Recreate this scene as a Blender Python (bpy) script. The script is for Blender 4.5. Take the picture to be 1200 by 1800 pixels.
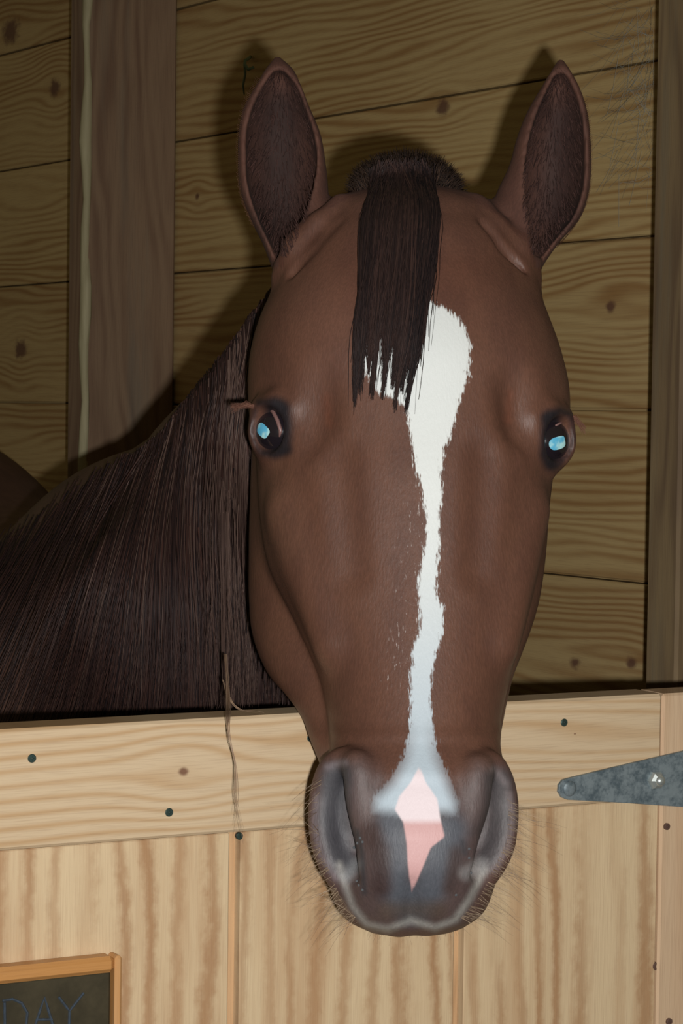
import bpy, math, random
import numpy as np
from mathutils import Vector, Matrix
from mathutils.bvhtree import BVHTree

for o in list(bpy.data.objects):
    bpy.data.objects.remove(o)
rng = np.random.default_rng(7)
random.seed(7)
SC = bpy.context.scene
COL = SC.collection

# ------------------------------------------------------------------ camera, light, exposure
FPX = 4200.0                      # focal length in pixels of a 1200 x 1800 frame
CAM = np.array([0.0, 0.0, 1.5])
PITCH, ROLL = math.radians(2.5), math.radians(0.75)
Fw = np.array([0, math.cos(PITCH), -math.sin(PITCH)])
R0 = np.array([1.0, 0, 0]); U0 = np.cross(R0, Fw)
Rt = R0 * math.cos(ROLL) + U0 * math.sin(ROLL)
Up = -R0 * math.sin(ROLL) + U0 * math.cos(ROLL)

cd = bpy.data.cameras.new('camera'); cam = bpy.data.objects.new('camera', cd); COL.objects.link(cam)
cd.sensor_fit = 'VERTICAL'; cd.sensor_height = 36.0; cd.lens = 36.0 * FPX / 1800.0
cam.matrix_world = Matrix(((Rt[0], Up[0], -Fw[0], CAM[0]), (Rt[1], Up[1], -Fw[1], CAM[1]), (Rt[2], Up[2], -Fw[2], CAM[2]), (0, 0, 0, 1)))
SC.camera = cam

w = bpy.data.worlds.new('world'); SC.world = w; w.use_nodes = True
bg = w.node_tree.nodes['Background']; bg.inputs[0].default_value = (1.0, 0.80, 0.42, 1); bg.inputs[1].default_value = 0.075

fl = bpy.data.lights.new('camera_flash', 'SPOT'); fl.spot_size = math.radians(64); fl.spot_blend = 1.0; fl.energy = 122; fl.color = (1.0, 0.985, 0.97); fl.shadow_soft_size = 0.012
flo = bpy.data.objects.new('camera_flash', fl); COL.objects.link(flo)
FLP = CAM + Rt * 0.042 - Up * 0.036; _d = Fw + Rt * (740 - 600) / FPX - Up * (1130 - 900) / FPX
flo.matrix_world = Matrix.Translation(Vector(FLP)) @ Vector(_d).to_track_quat('-Z', 'Y').to_matrix().to_4x4()

SC.view_settings.view_transform = 'Standard'; SC.view_settings.look = 'None'
SC.view_settings.exposure = 0.0; SC.view_settings.gamma = 1.0; SC.view_settings.use_curve_mapping = False

# ------------------------------------------------------------------ coordinates
def c2w(p):
    p = np.asarray(p, float)
    return CAM + p[..., 0:1] * Rt + p[..., 1:2] * Up + p[..., 2:3] * Fw
def pc(px, py, d):                # pixel + depth -> camera frame metres
    return np.array([(px - 600) / FPX * d, -(py - 900) / FPX * d, d])
def pw(px, py, d): return c2w(pc(px, py, d))
def w2c(p):
    q = np.asarray(p, float) - CAM
    return np.stack([q @ Rt, q @ Up, q @ Fw], -1)
def ray(px, py): return Fw + (px - 600) / FPX * Rt - (py - 900) / FPX * Up
def hit(px, py, n, c):            # ray with the plane n.p = c
    r = ray(px, py); t = (c - n @ CAM) / (n @ r); return CAM + t * r
def srgb(r, g, b):
    f = lambda v: (v / 255 / 12.92) if v / 255 <= .04045 else ((v / 255 + .055) / 1.055) ** 2.4
    return (f(r), f(g), f(b), 1)

# ------------------------------------------------------------------ node helper
class NT:
    def __init__(s, name):
        s.m = bpy.data.materials.new(name); s.m.use_nodes = True; s.t = s.m.node_tree
        s.b = s.t.nodes['Principled BSDF']
    def lk(s, a, b): s.t.links.new(a, b)
    def put(s, sock, v):
        if hasattr(v, 'is_linked') or isinstance(v, bpy.types.NodeSocket): s.lk(v, sock)
        else: sock.default_value = v
    def math(s, op, a, b=None, c=None):
        n = s.t.nodes.new('ShaderNodeMath'); n.operation = op
        for i, v in enumerate((a, b, c)):
            if v is not None: s.put(n.inputs[i], v)
        return n.outputs[0]
    def vec(s, x, y, z=0.0):
        n = s.t.nodes.new('ShaderNodeCombineXYZ')
        for i, v in enumerate((x, y, z)): s.put(n.inputs[i], v)
        return n.outputs[0]
    def sep(s, v):
        n = s.t.nodes.new('ShaderNodeSeparateXYZ'); s.lk(v, n.inputs[0]); return n.outputs
    def noise(s, v, scale=1.0, detail=3.0, rough=.55, dist=0.0):
        n = s.t.nodes.new('ShaderNodeTexNoise'); s.lk(v, n.inputs['Vector'])
        n.inputs['Scale'].default_value = scale; n.inputs['Detail'].default_value = detail
        n.inputs['Roughness'].default_value = rough; n.inputs['Distortion'].default_value = dist
        return n.outputs[0]
    def mix(s, f, a, b, mode='MIX'):
        n = s.t.nodes.new('ShaderNodeMix'); n.data_type = 'RGBA'; n.blend_type = mode
        s.put(n.inputs[0], f); s.put(n.inputs[6], a); s.put(n.inputs[7], b); return n.outputs[2]
    def ramp(s, f, lo, hi, a=0.0, b=1.0):
        n = s.t.nodes.new('ShaderNodeMapRange'); n.interpolation_type = 'SMOOTHSTEP'
        s.put(n.inputs[0], f); s.put(n.inputs[1], lo); s.put(n.inputs[2], hi); s.put(n.inputs[3], a); s.put(n.inputs[4], b)
        return n.outputs[0]
    def attr(s, name):
        n = s.t.nodes.new('ShaderNodeAttribute'); n.attribute_name = name; return n
    def bump(s, h, strength=.3, dist=.001):
        n = s.t.nodes.new('ShaderNodeBump'); n.inputs['Strength'].default_value = strength
        n.inputs['Distance'].default_value = dist; s.lk(h, n.inputs['Height']); s.lk(n.outputs[0], s.b.inputs['Normal'])
    def fin(s, col, rough=.6, spec=.4):
        s.put(s.b.inputs['Base Color'], col); s.put(s.b.inputs['Roughness'], rough)
        s.b.inputs['Specular IOR Level'].default_value = spec; return s.m

def wood(name, base, grain, dark, freq=70., wob=.02, knots=(), sharp=2.2, blotch=.35, tone=.25, rough=.62,
         spec=.3, stretch=9., strength=.8, streak=None, rag=0., gate=.15):
    """u runs along the grain, v across, both in metres (attribute 'uvw'; z = board seed)"""
    s = NT(name); a = s.attr('uvw'); u, v, sd = s.sep(a.outputs['Vector'])
    off = s.math('MULTIPLY', sd, 7.31)
    kd = None; veff = v
    for (ku, kv, ra, rb, rk) in knots:
        du = s.math('SUBTRACT', u, ku); dv = s.math('SUBTRACT', v, kv)
        q = s.math('ADD', s.math('POWER', s.math('ABSOLUTE', s.math('DIVIDE', du, ra)), 2.), s.math('POWER', s.math('ABSOLUTE', s.math('DIVIDE', dv, rb)), 2.))
        g = s.math('EXPONENT', s.math('MULTIPLY', q, -1.))
        veff = s.math('SUBTRACT', veff, s.math('MULTIPLY', s.math('MULTIPLY', dv, g), .93))
        q2 = s.math('SQRT', s.math('ADD', s.math('POWER', s.math('ABSOLUTE', s.math('DIVIDE', du, rk * 1.35)), 2.), s.math('POWER', s.math('ABSOLUTE', s.math('DIVIDE', dv, rk)), 2.)))
        k = s.ramp(s.math('ADD', q2, s.math('MULTIPLY', s.math('SUBTRACT', s.noise(s.vec(s.math('MULTIPLY', u, 60.), s.math('MULTIPLY', v, 90.), off), 1., 3.), .5), 1.6)), .45, 1.5, 1., 0.)
        kd = k if kd is None else s.math('MAXIMUM', kd, k)
    p1 = s.vec(s.math('MULTIPLY', u, 1.0), s.math('MULTIPLY', v, stretch * .8), off)
    n1 = s.noise(p1, 1.9, 2., .5)
    p2 = s.vec(s.math('MULTIPLY', u, 6.0), s.math('MULTIPLY', v, 60.), off)
    n2 = s.noise(p2, 1.0, 3., .6)
    vv = s.math('ADD', veff, s.math('MULTIPLY', s.math('SUBTRACT', n1, .5), wob * 8))
    vv = s.math('ADD', vv, s.math('MULTIPLY', s.math('SUBTRACT', n2, .5), wob * .35))
    if rag:
        nr = s.noise(s.vec(s.math('MULTIPLY', u, 70.), s.math('MULTIPLY', v, 90.), off), 1.0, 3., .65)
        vv = s.math('ADD', vv, s.math('MULTIPLY', s.math('SUBTRACT', nr, .5), rag))
    ph = s.math('ADD', s.math('MULTIPLY', vv, freq * 2 * math.pi), off)
    band = s.math('ADD', s.math('MULTIPLY', s.math('SINE', ph), .5), .5)
    band = s.math('POWER', band, sharp)
    p3 = s.vec(s.math('MULTIPLY', u, 2.2), s.math('MULTIPLY', v, 14.), s.math('ADD', off, 3.))
    n3 = s.noise(p3, 1.0, 3., .55)
    band = s.math('MULTIPLY', band, s.ramp(n3, .32, .62, gate, 1.))
    p4 = s.vec(s.math('MULTIPLY', u, 25.), s.math('MULTIPLY', v, 900.), off)
    n4 = s.noise(p4, 1.0, 2., .6)
    col = s.mix(s.math('MULTIPLY', band, strength), base, grain)
    col = s.mix(s.math('MULTIPLY', s.ramp(n3, .45, .75), blotch), col, grain)
    col = s.mix(s.math('MULTIPLY', s.ramp(n4, .45, .7), .16), col, dark)
    w_ = s.math('FRACT', s.math('MULTIPLY', sd, 3.77))
    col = s.mix(s.math('MULTIPLY', w_, tone), col, dark)
    if streak:
        p5 = s.vec(s.math('MULTIPLY', u, 1.2), s.math('MULTIPLY', v, 20.), off)
        col = s.mix(s.ramp(s.noise(p5, 1.0, 4., .65), .5, .68, 0., streak[1]), col, streak[0])
    if kd is not None: col = s.mix(s.math('MULTIPLY', kd, .9), col, dark)
    s.bump(s.math('ADD', s.math('MULTIPLY', band, .6), n4), .35, .0006)
    return s.fin(col, rough, spec)

# ------------------------------------------------------------------ object helpers
def empty(name, loc, label=None, cat=None, group=None, kind=None):
    o = bpy.data.objects.new(name, None); COL.objects.link(o); o.location = Vector([float(v) for v in loc]); o.empty_display_size = .05
    tag(o, label, cat, group, kind); return o
def tag(o, label=None, cat=None, group=None, kind=None):
    if label: o['label'] = label
    if cat: o['category'] = cat
    if group: o['group'] = group
    if kind: o['kind'] = kind
    return o
def base_of(parent):
    b = np.zeros(3)
    while parent is not None: b = b + np.array(parent.location); parent = parent.parent
    return b
def mk(name, verts, faces, mat, parent=None, smooth=False, origin=None, uvw=None):
    """verts in world metres; the object's origin is the parent's unless given"""
    verts = np.asarray(verts, float); b = base_of(parent)
    o0 = np.array(origin, float) if origin is not None else b
    me = bpy.data.meshes.new(name)
    if isinstance(faces, np.ndarray):
        n = len(faces); k = faces.shape[1]
        me.vertices.add(len(verts)); me.vertices.foreach_set('co', (verts - o0).astype(np.float32).ravel())
        me.loops.add(n * k); me.loops.foreach_set('vertex_index', faces.astype(np.int32).ravel())
        me.polygons.add(n); me.polygons.foreach_set('loop_start', np.arange(0, n * k, k, dtype=np.int32))
        me.update(calc_edges=True)
    else:
        me.from_pydata((verts - o0).tolist(), [], faces); me.update()
    me.validate()
    if smooth: me.polygons.foreach_set('use_smooth', np.ones(len(me.polygons), bool))
    o = bpy.data.objects.new(name, me); COL.objects.link(o)
    if mat: me.materials.append(mat)
    if parent: o.parent = parent
    o.location = Vector([float(v) for v in (o0 - b)])
    if uvw is not None: vattr(o, 'uvw', uvw)
    return o
def vattr(o, name, data):
    data = np.asarray(data, np.float32)
    if data.ndim == 1:
        a = o.data.attributes.new(name, 'FLOAT', 'POINT'); a.data.foreach_set('value', data)
    else:
        a = o.data.attributes.new(name, 'FLOAT_VECTOR', 'POINT'); a.data.foreach_set('vector', data.ravel())

class MB:
    """collects boards and shapes given in a local frame (O, T, N, Z)"""
    def __init__(s): s.v = []; s.f = []; s.uv = []
    def box(s, fr, u0, u1, z0, z1, n0, n1, seed=0., along='u', bev=.0015, cuts=1):
        O, T, N, Z = fr; b = min(bev, (u1 - u0) / 3, (z1 - z0) / 3, (n1 - n0) / 3)
        base = len(s.v)
        # chamfered box: 24 corner points
        pts = []
        for i, (a, A) in enumerate(((u0, b), (u1, -b))):
            for j, (c, C) in enumerate(((z0, b), (z1, -b))):
                for k, (e, E) in enumerate(((n0, b), (n1, -b))):
                    pts += [(a, c + C, e + E), (a + A, c, e + E), (a + A, c + C, e)]
        for p in pts:
            s.v.append(O + T * p[0] + Z * p[1] + N * p[2])
            s.uv.append((p[0], p[1], seed) if along == 'u' else (p[1], p[0] + p[2] * .7, seed))
        ix = lambda i, j, k, m: base + ((i * 2 + j) * 2 + k) * 3 + m
        F = []
        for i in (0, 1): F.append([ix(i, 0, 0, 0), ix(i, 0, 1, 0), ix(i, 1, 1, 0), ix(i, 1, 0, 0)])
        for j in (0, 1): F.append([ix(0, j, 0, 1), ix(1, j, 0, 1), ix(1, j, 1, 1), ix(0, j, 1, 1)])
        for k in (0, 1): F.append([ix(0, 0, k, 2), ix(0, 1, k, 2), ix(1, 1, k, 2), ix(1, 0, k, 2)])
        for j in (0, 1):
            for k in (0, 1): F.append([ix(0, j, k, 1), ix(0, j, k, 2), ix(1, j, k, 2), ix(1, j, k, 1)])
        for i in (0, 1):
            for k in (0, 1): F.append([ix(i, 0, k, 0), ix(i, 0, k, 2), ix(i, 1, k, 2), ix(i, 1, k, 0)])
        for i in (0, 1):
            for j in (0, 1): F.append([ix(i, j, 0, 0), ix(i, j, 0, 1), ix(i, j, 1, 1), ix(i, j, 1, 0)])
        for i in (0, 1):
            for j in (0, 1):
                for k in (0, 1): F.append([ix(i, j, k, 0), ix(i, j, k, 1), ix(i, j, k, 2)])
        s.f += F
    def build(s, name, mat, parent=None, **kw):
        o = mk(name, s.v, s.f, mat, parent, uvw=s.uv, **kw)
        import bmesh
        bm = bmesh.new(); bm.from_mesh(o.data); bmesh.ops.recalc_face_normals(bm, faces=bm.faces); bm.to_mesh(o.data); bm.free()
        return o
def fixn(o):
    import bmesh
    bm = bmesh.new(); bm.from_mesh(o.data); bmesh.ops.recalc_face_normals(bm, faces=bm.faces); bm.to_mesh(o.data); bm.free(); return o
def tube(pts, r, seg=8, closed_ends=True):
    pts = np.asarray(pts, float); n = len(pts); r = np.broadcast_to(np.asarray(r, float), (n,))
    t = np.gradient(pts, axis=0); t /= np.linalg.norm(t, axis=1)[:, None] + 1e-12
    ref = np.array([.31, -.9, .3]) if abs(t[0] @ np.array([.31, -.9, .3])) < .9 else np.array([1., 0, 0])
    a = np.cross(t, ref); a /= np.linalg.norm(a, axis=1)[:, None]; b = np.cross(t, a)
    th = np.linspace(0, 2 * math.pi, seg, endpoint=False)
    V = (pts[:, None] + r[:, None, None] * (a[:, None] * np.cos(th)[None, :, None] + b[:, None] * np.sin(th)[None, :, None])).reshape(-1, 3)
    F = [[i * seg + j, i * seg + (j + 1) % seg, (i + 1) * seg + (j + 1) % seg, (i + 1) * seg + j] for i in range(n - 1) for j in range(seg)]
    if closed_ends: F += [list(range(seg))[::-1], [(n - 1) * seg + j for j in range(seg)]]
    return V, F
Zu = np.array([0, 0, 1.0])

# ------------------------------------------------------------------ stall back wall of boards, studs
AW = math.radians(34)
TW = np.array([math.sin(AW), -math.cos(AW), 0.0])         # along the wall, towards the camera and to the right
NW = np.array([-math.cos(AW), -math.sin(AW), 0.0])        # out of the wall into the stall
CW = 1.68
WO = -NW * CW                                             # a point of the wall plane
frW = (WO, TW, NW, Zu)
def wall_uz(px, py, off=0.):
    p = hit(px, py, NW, -CW + off); return (p - WO) @ TW, p[2]
u_l, _ = wall_uz(-150, 900); u_r = float((np.array([.605, 2.083, 0]) - WO) @ TW)
_, zs = wall_uz(1050, 422)
HB = .1835
def kn(px, py, ra, rb, rk):
    u, z = wall_uz(px, py); return (u, z, ra, rb, rk)
m_wall = wood('stall_board_wood', (.49, .355, .160, 1), (.29, .155, .052, 1), (.12, .055, .035, 1), freq=85., wob=.011, sharp=1.5, blotch=.3, tone=.30,
              stretch=7., strength=.85,
              knots=[kn(775, 188, .05, .03, .009), kn(18, 55, .10, .05, .02), kn(95, 155, .06, .04, .012), kn(34, 615, .05, .04, .014), kn(345, 345, .03, .02, .004),
                     kn(1010, 1165, .16, .05, .006), kn(1070, 540, .12, .05, .006), kn(1110, 1165, .07, .03, .006)])
mb = MB()
k0 = int((zs - 0.0) / HB) + 1
for k in range(-k0, 8):
    z0 = zs + k * HB; z1 = z0 + HB
    if z1 < 0.02: continue
    j = .001 * rng.standard_normal(); seed = float(rng.random() * 5 + k * .61)
    mb.box(frW, u_l - .9, u_r, max(z0, 0) + .0012, z1 - .0012, -.02, 0.0 + j, seed=seed)
mb.box(frW, u_l - .9, u_r, 0.0, 2.5, -.035, -.0195, seed=3.)
tag(mb.build('wall_back', m_wall), 'stall wall of weathered horizontal pine boards behind the horse', None, None, 'structure')

m_stud = wood('stud_wood', (.255, .17, .105, 1), (.13, .070, .045, 1), (.07, .04, .03, 1), freq=60., wob=.016, sharp=1.3, blotch=.6, tone=.15, rough=.75, spec=.2,
              streak=((.15, .15, .12, 1), .4), knots=[(2.02, 0, .1, .05, .002)])
m_stud_edge = wood('stud_edge_wood', (.30, .29, .20, 1), (.17, .17, .13, 1), (.08, .08, .07, 1), freq=50., wob=.02, rough=.8, spec=.2)
# stud standing left of the horse: its broad side faces the camera, its narrow edge faces the stall
u_a = wall_uz(309, 500)[0]
mb = MB(); mb.box(frW, u_a - .052, u_a, 0, 2.35, 0.0005, .142, seed=.37, along='z', bev=.004)
st = mb.build('trim_1', m_stud); tag(st, 'rough wooden stud left of the horse against the board wall', None, None, 'structure')
# wane: the pale bark-side corner of the stud
p = np.array([WO + TW * (u_a - .002 + .003 * math.sin(i * 1.7) - .0015) + NW * .1405 + Zu * z for i, z in enumerate(np.linspace(0.01, 2.33, 60))])
V, F = tube(p, .0068 + .0018 * np.sin(np.arange(60) * 1.1) + .0008 * rng.standard_normal(60), 8)
m_wane = NT('pale_wane_wood'); g = m_wane.t.nodes.new('ShaderNodeTexCoord'); x, y, z = m_wane.sep(g.outputs['Object'])
m_wane = m_wane.fin(m_wane.mix(m_wane.noise(m_wane.vec(m_wane.math('MULTIPLY', x, 60.), m_wane.math('MULTIPLY', y, 60.), m_wane.math('MULTIPLY', z, 5.)), 2., 3.), (.22, .19, .10, 1), (.52, .47, .30, 1)), .7, .2)
tag(mk('pale_corner', V, F, m_wane, st, True), 'pale bare corner of the stud')
# stud at the right edge
q = hit(1143, 600, NW, -CW + .142); u_b = (q - WO) @ TW
mb = MB(); mb.box(frW, u_b, u_b + .045, 0, 2.35, 0.0005, .142, seed=.81, along='z', bev=.003)
st2 = mb.build('trim_2', wood('right_stud_wood', (.22, .155, .08, 1), (.12, .078, .045, 1), (.065, .04, .03, 1), freq=55., wob=.02, sharp=1.4, blotch=.5, tone=.1, rough=.7, spec=.2,
              streak=((.13, .13, .10, 1), .4)))
tag(st2, 'wooden stud at the right edge against the board wall', None, None, 'structure')

m_floor = NT('bedding_dirt'); g = m_floor.t.nodes.new('ShaderNodeTexCoord')
m_floor = m_floor.fin(m_floor.mix(m_floor.noise(g.outputs['Object'], 18., 5.), (.05, .035, .02, 1), (.22, .16, .09, 1)), .95, .1)
mk('floor', [(-3.2, -1.2, 0), (2.4, -1.2, 0), (2.4, 5.2, 0), (-3.2, 5.2, 0), (-3.2, -1.2, -.1), (2.4, -1.2, -.1), (2.4, 5.2, -.1), (-3.2, 5.2, -.1)],
   [[0, 1, 2, 3], [7, 6, 5, 4], [0, 4, 5, 1], [1, 5, 6, 2], [2, 6, 7, 3], [3, 7, 4, 0]], m_floor)['kind'] = 'structure'

# ------------------------------------------------------------------ stall door
AD = math.radians(28)
TD = np.array([math.cos(AD), math.sin(AD), 0.0]); ND = np.array([math.sin(AD), -math.cos(AD), 0.0])
DO = np.array([0.0, 1.765, 0.0]); CD = float(ND @ DO)
frD = (DO, TD, ND, Zu)
def duz(px, py, off=0.):
    p = hit(px, py, ND, CD + off); return float((p - DO) @ TD), float(p[2])
ztop = (duz(100, 1279)[1] + duz(1100, 1221)[1]) / 2
zrail = (duz(100, 1487)[1] + duz(880, 1427)[1]) / 2
u_end = duz(1163, 1270)[0]; u_left = duz(-420, 1400)[0]
print('door', ztop, duz(100, 1279), duz(1100, 1221), zrail, duz(100, 1487), duz(880, 1427), u_left, u_end)
def kd_(px, py, ra, rb, rk):
    u, z = duz(px, py); return (u, z, ra, rb, rk)
m_rail = wood('top_rail_pine', (.60, .46, .295, 1), (.46, .28, .13, 1), (.16, .07, .04, 1), freq=105., wob=.0045, sharp=2.2, blotch=.12, tone=.02, stretch=3., strength=.75, gate=.45,
              knots=[kd_(322, 1356, .045, .026, .0028), kd_(590, 1300, .07, .02, .0008), kd_(1010, 1290, .14, .022, .0006)])
m_ply = wood('grooved_plywood', (.64, .49, .30, 1), (.38, .215, .105, 1), (.28, .16, .10, 1), freq=44., wob=.013, sharp=1.7, blotch=.3, tone=.02, stretch=5., strength=.95, rough=.66, rag=.011, gate=.12,
             knots=[kd_(-40, 1560, .05, .03, .001), kd_(15, 1610, .1, .04, .001)], streak=((.45, .27, .14, 1), .55))
m_jamb = wood('jamb_pine', (.62, .45, .29, 1), (.52, .33, .19, 1), (.20, .09, .05, 1), freq=24., wob=.02, sharp=1.2, blotch=.2, tone=.02, stretch=5., strength=.5)
door = empty('door_1', DO + TD * u_left, 'half door of a stall in pale pine with a top rail over grooved plywood', None, None, 'structure')
mb = MB(); mb.box(frD, u_left, u_end, zrail, ztop, -.036, .0, seed=0.0, bev=.002); mb.build('top_rail', m_rail, door)
# grooved plywood: real channels every 8 inches
ug = duz(416, 1600)[0] ; sp = duz(811, 1700)[0] - ug
mb = MB(); u_pr = u_end + .0008
edges = [u_left] + [ug + i * sp for i in range(-3, 4)] + [u_pr]
edges = [e for e in edges if u_left <= e <= u_pr]
for a, b in zip(edges[:-1], edges[1:]):
    mb.box(frD, a + (.0045 if a > u_left else 0), b - (.0045 if b < u_pr else 0), .06, zrail - .0008, -.016, -.004, seed=0.0, along='z', bev=.0008)
mb.build('grooved_panel', m_ply, door)
mb = MB(); mb.box(frD, u_left, u_pr, .06, zrail - .0008, -.024, -.0135, seed=.5, along='z')
tag(mb.build('panel_backing', wood('groove_bottom_wood', (.66, .42, .22, 1), (.5, .3, .15, 1), (.2, .12, .07, 1), freq=60.), door), 'bottom of the grooves of the plywood panel')
# screws
m_screw = NT('green_screw_metal'); m_screw.b.inputs['Metallic'].default_value = .5; m_screw = m_screw.fin((.045, .075, .065, 1), .45)
def disc_screw(fr, u, z, n, r, name, mat, parent, h=.0009):
    O, T, N, Z = fr; c = O + T * u + Z * z + N * n; V = []; seg = 16
    for (rr, hh) in ((r, -.002), (r, h * .5), (r * .82, h), (r * .35, h), (r * .3, h * .2), (0.001 * .1, h * .2)):
        for j in range(seg):
            t = 2 * math.pi * j / seg
            k = 1.0 if rr > r * .5 else (1.0 + .55 * math.cos(4 * t))
            V.append(c + T * rr * k * math.cos(t) + Z * rr * k * math.sin(t) + N * hh)
    F = [[i * seg + j, i * seg + (j + 1) % seg, (i + 1) * seg + (j + 1) % seg, (i + 1) * seg + j] for i in range(5) for j in range(seg)]
    return fixn(mk(name, V, F, mat, parent, False))
for (px, py) in ((56, 1333), (297, 1428), (546, 1297), (991, 1270)):
    u, z = duz(px, py); disc_screw(frD, u, z, 0.0, .0031, 'screw', m_screw, door)
u, z = duz(425, 1470); disc_screw(frD, u, z - .0005, -.004, .0027, 'screw', m_screw, door)
# jamb at the right edge
mb = MB(); mb.box(frD, u_end + .0015, u_end + .10, 0, ztop - .0004, -.036, -.0012, seed=.2, along='z', bev=.002)
jb = mb.build('trim_3', m_jamb); tag(jb, 'pale pine upright at the right edge beside the stall door', None, None, 'structure')
mb = MB()
for i in range(3): mb.box(frD, u_end + .102 + i * .0965, u_end + .198 + i * .0965, 0, 2.35, -.03, -.006, seed=.9 + i, along='z', bev=.002)
tag(mb.build('wall_front', m_jamb), 'vertical pine boards beside the stall door', None, None, 'structure')
m_nail = NT('rusty_nail').fin((.10, .055, .04, 1), .7)
for (px, py) in ((1172, 1453), (1158, 1700), (1176, 1796)):
    u, z = duz(px, py); 
    if u > u_end + .004: disc_screw(frD, u, z, 0.0, .0028, 'nail', m_nail, jb)
    else: disc_screw(frD, u, z, -.004, .0034, 'nail', m_nail, door)
# strap hinge
m_galv = NT('galvanised_steel'); g = m_galv.t.nodes.new('ShaderNodeTexCoord')
nz = m_galv.noise(g.outputs['Object'], 90., 4., .7); nz2 = m_galv.noise(g.outputs['Object'], 420., 2., .6)
m_galv.bump(nz2, .25, .0004); m_galv.b.inputs['Metallic'].default_value = .35
m_galv = m_galv.fin(m_galv.mix(m_galv.ramp(m_galv.math('ADD', nz, m_galv.math('MULTIPLY', nz2, .3)), .45, .8), (.10, .135, .155, 1), (.24, .29, .31, 1)), .55, .4)
hinge = empty('strap_hinge', (0, 0, 0)); hinge.parent = door; hinge.location = (0, 0, 0)
hinge['label'] = 'galvanised tapered strap hinge'
outl = [duz(*p) for p in ((1262, 1307), (1200, 1319), (1100, 1342), (1000, 1366), (986, 1370), (979, 1379), (978, 1391), (984, 1401), (994, 1405), (1100, 1411), (1200, 1418), (1262, 1422))]
def plate(fr, outl, n0, n1, b=.0006):
    O, T, N, Z = fr; c = np.mean(outl, axis=0); V = []; k = len(outl)
    for (n_, s_) in ((n0, 1.), (n1 - b, 1.), (n1, None)):
        for (a, z_) in outl:
            if s_ is None:
                d = np.array([a, z_]) - c; L = np.linalg.norm(d); a, z_ = c + d * (1 - b / L)
            V.append(O + T * a + Z * z_ + N * n_)
    F = [[i * k + j, i * k + (j + 1) % k, (i + 1) * k + (j + 1) % k, (i + 1) * k + j] for i in (0, 1) for j in range(k)]
    F += [list(range(k))[::-1], [2 * k + j for j in range(k)]]
    return V, F
V, F = plate(frD, outl, .0003, .0032); fixn(mk('strap', V, F, m_galv, hinge))
m_bolt = NT('bright_bolt_metal'); m_bolt.b.inputs['Metallic'].default_value = .7; m_bolt = m_bolt.fin((.55, .60, .58, 1), .3)
def dome_bolt(px, py, r, h, mat, sides=20, slot=False):
    u, z = duz(px, py, .003); V = []; rr_ = [(1, -.001), (1, h * .35), (.85, h * .75), (.5, h), (.01, h * (1.05 if not slot else .6))]
    O, T, N, Z = frD; c = O + T * u + Z * z + N * .003
    for (k, hh) in rr_:
        for j in range(sides):
            t = 2 * math.pi * j / sides; V.append(c + T * r * k * math.cos(t) + Z * r * k * math.sin(t) + N * hh)
    F = [[i * sides + j, i * sides + (j + 1) % sides, (i + 1) * sides + (j + 1) % sides, (i + 1) * sides + j] for i in range(4) for j in range(sides)]
    F.append([4 * sides + j for j in range(sides)])
    return fixn(mk('bolt', V, F, mat, hinge, sides > 8))
dome_bolt(1151, 1371, .0078, .006, m_bolt, 6, True); dome_bolt(1153, 1371, .0052, .0085, m_bolt)
dome_bolt(1000, 1386, .0062, .0022, m_galv)

# ------------------------------------------------------------------ chalkboard hung on the door
cb = {}
u1, z1 = duz(216, 1680, .012); _, zb0 = duz(216, 1680, .012)
ui, zi = duz(203, 1710, .012)
cbo = empty('chalkboard', DO + TD * (u1 - .2) + Zu * (z1 - .26) + ND * 0, 'small chalkboard with brown wooden frame and faint chalk letters on the stall door', 'chalkboard')
m_cf = wood('brown_frame_wood', (.50, .24, .075, 1), (.62, .36, .17, 1), (.30, .13, .05, 1), freq=80., wob=.01, sharp=1.5, blotch=.5, tone=.02, rough=.4, spec=.5)
W_, H_ = .36, .26; fwid = u1 - ui; fhi = max(z1 - zi, .010)
mb = MB(); mb.box(frD, u1 - W_, u1 - fwid - .0002, z1 - fhi, z1, -.004, .012, seed=1.2, bev=.003); mb.build('frame_rail', m_cf, cbo)
mb = MB(); mb.box(frD, u1 - W_, u1 - fwid - .0002, z1 - H_, z1 - H_ + fhi, -.004, .012, seed=2.2, bev=.003); mb.build('frame_rail', m_cf, cbo)
mb = MB(); mb.box(frD, u1 - fwid, u1, z1 - H_, z1, -.004, .012, seed=1.9, along='z', bev=.003); mb.build('frame_stile', m_cf, cbo)
mb = MB(); mb.box(frD, u1 - W_ - fwid, u1 - W_ - .0002, z1 - H_, z1, -.004, .012, seed=2.9, along='z', bev=.003); mb.build('frame_stile', m_cf, cbo)
m_slate = NT('dusty_slate'); g = m_slate.t.nodes.new('ShaderNodeTexCoord')
m_slate = m_slate.fin(m_slate.mix(m_slate.ramp(m_slate.noise(g.outputs['Object'], 30., 5., .65), .35, .75), (.030, .024, .011, 1), (.055, .044, .022, 1)), .7, .3)
mb = MB(); mb.box(frD, u1 - W_ + .001, u1 - fwid - .001, z1 - H_ + fhi, z1 - fhi, -.004, .006, seed=1.5); mb.build('slate', m_slate, cbo)
m_chalk = NT('blue_chalk'); g = m_chalk.t.nodes.new('ShaderNodeTexCoord')
m_chalk = m_chalk.fin(m_chalk.mix(m_chalk.noise(g.outputs['Object'], 300., 3.), (.035, .036, .035, 1), (.060, .085, .12, 1)), .9, .1)
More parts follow.
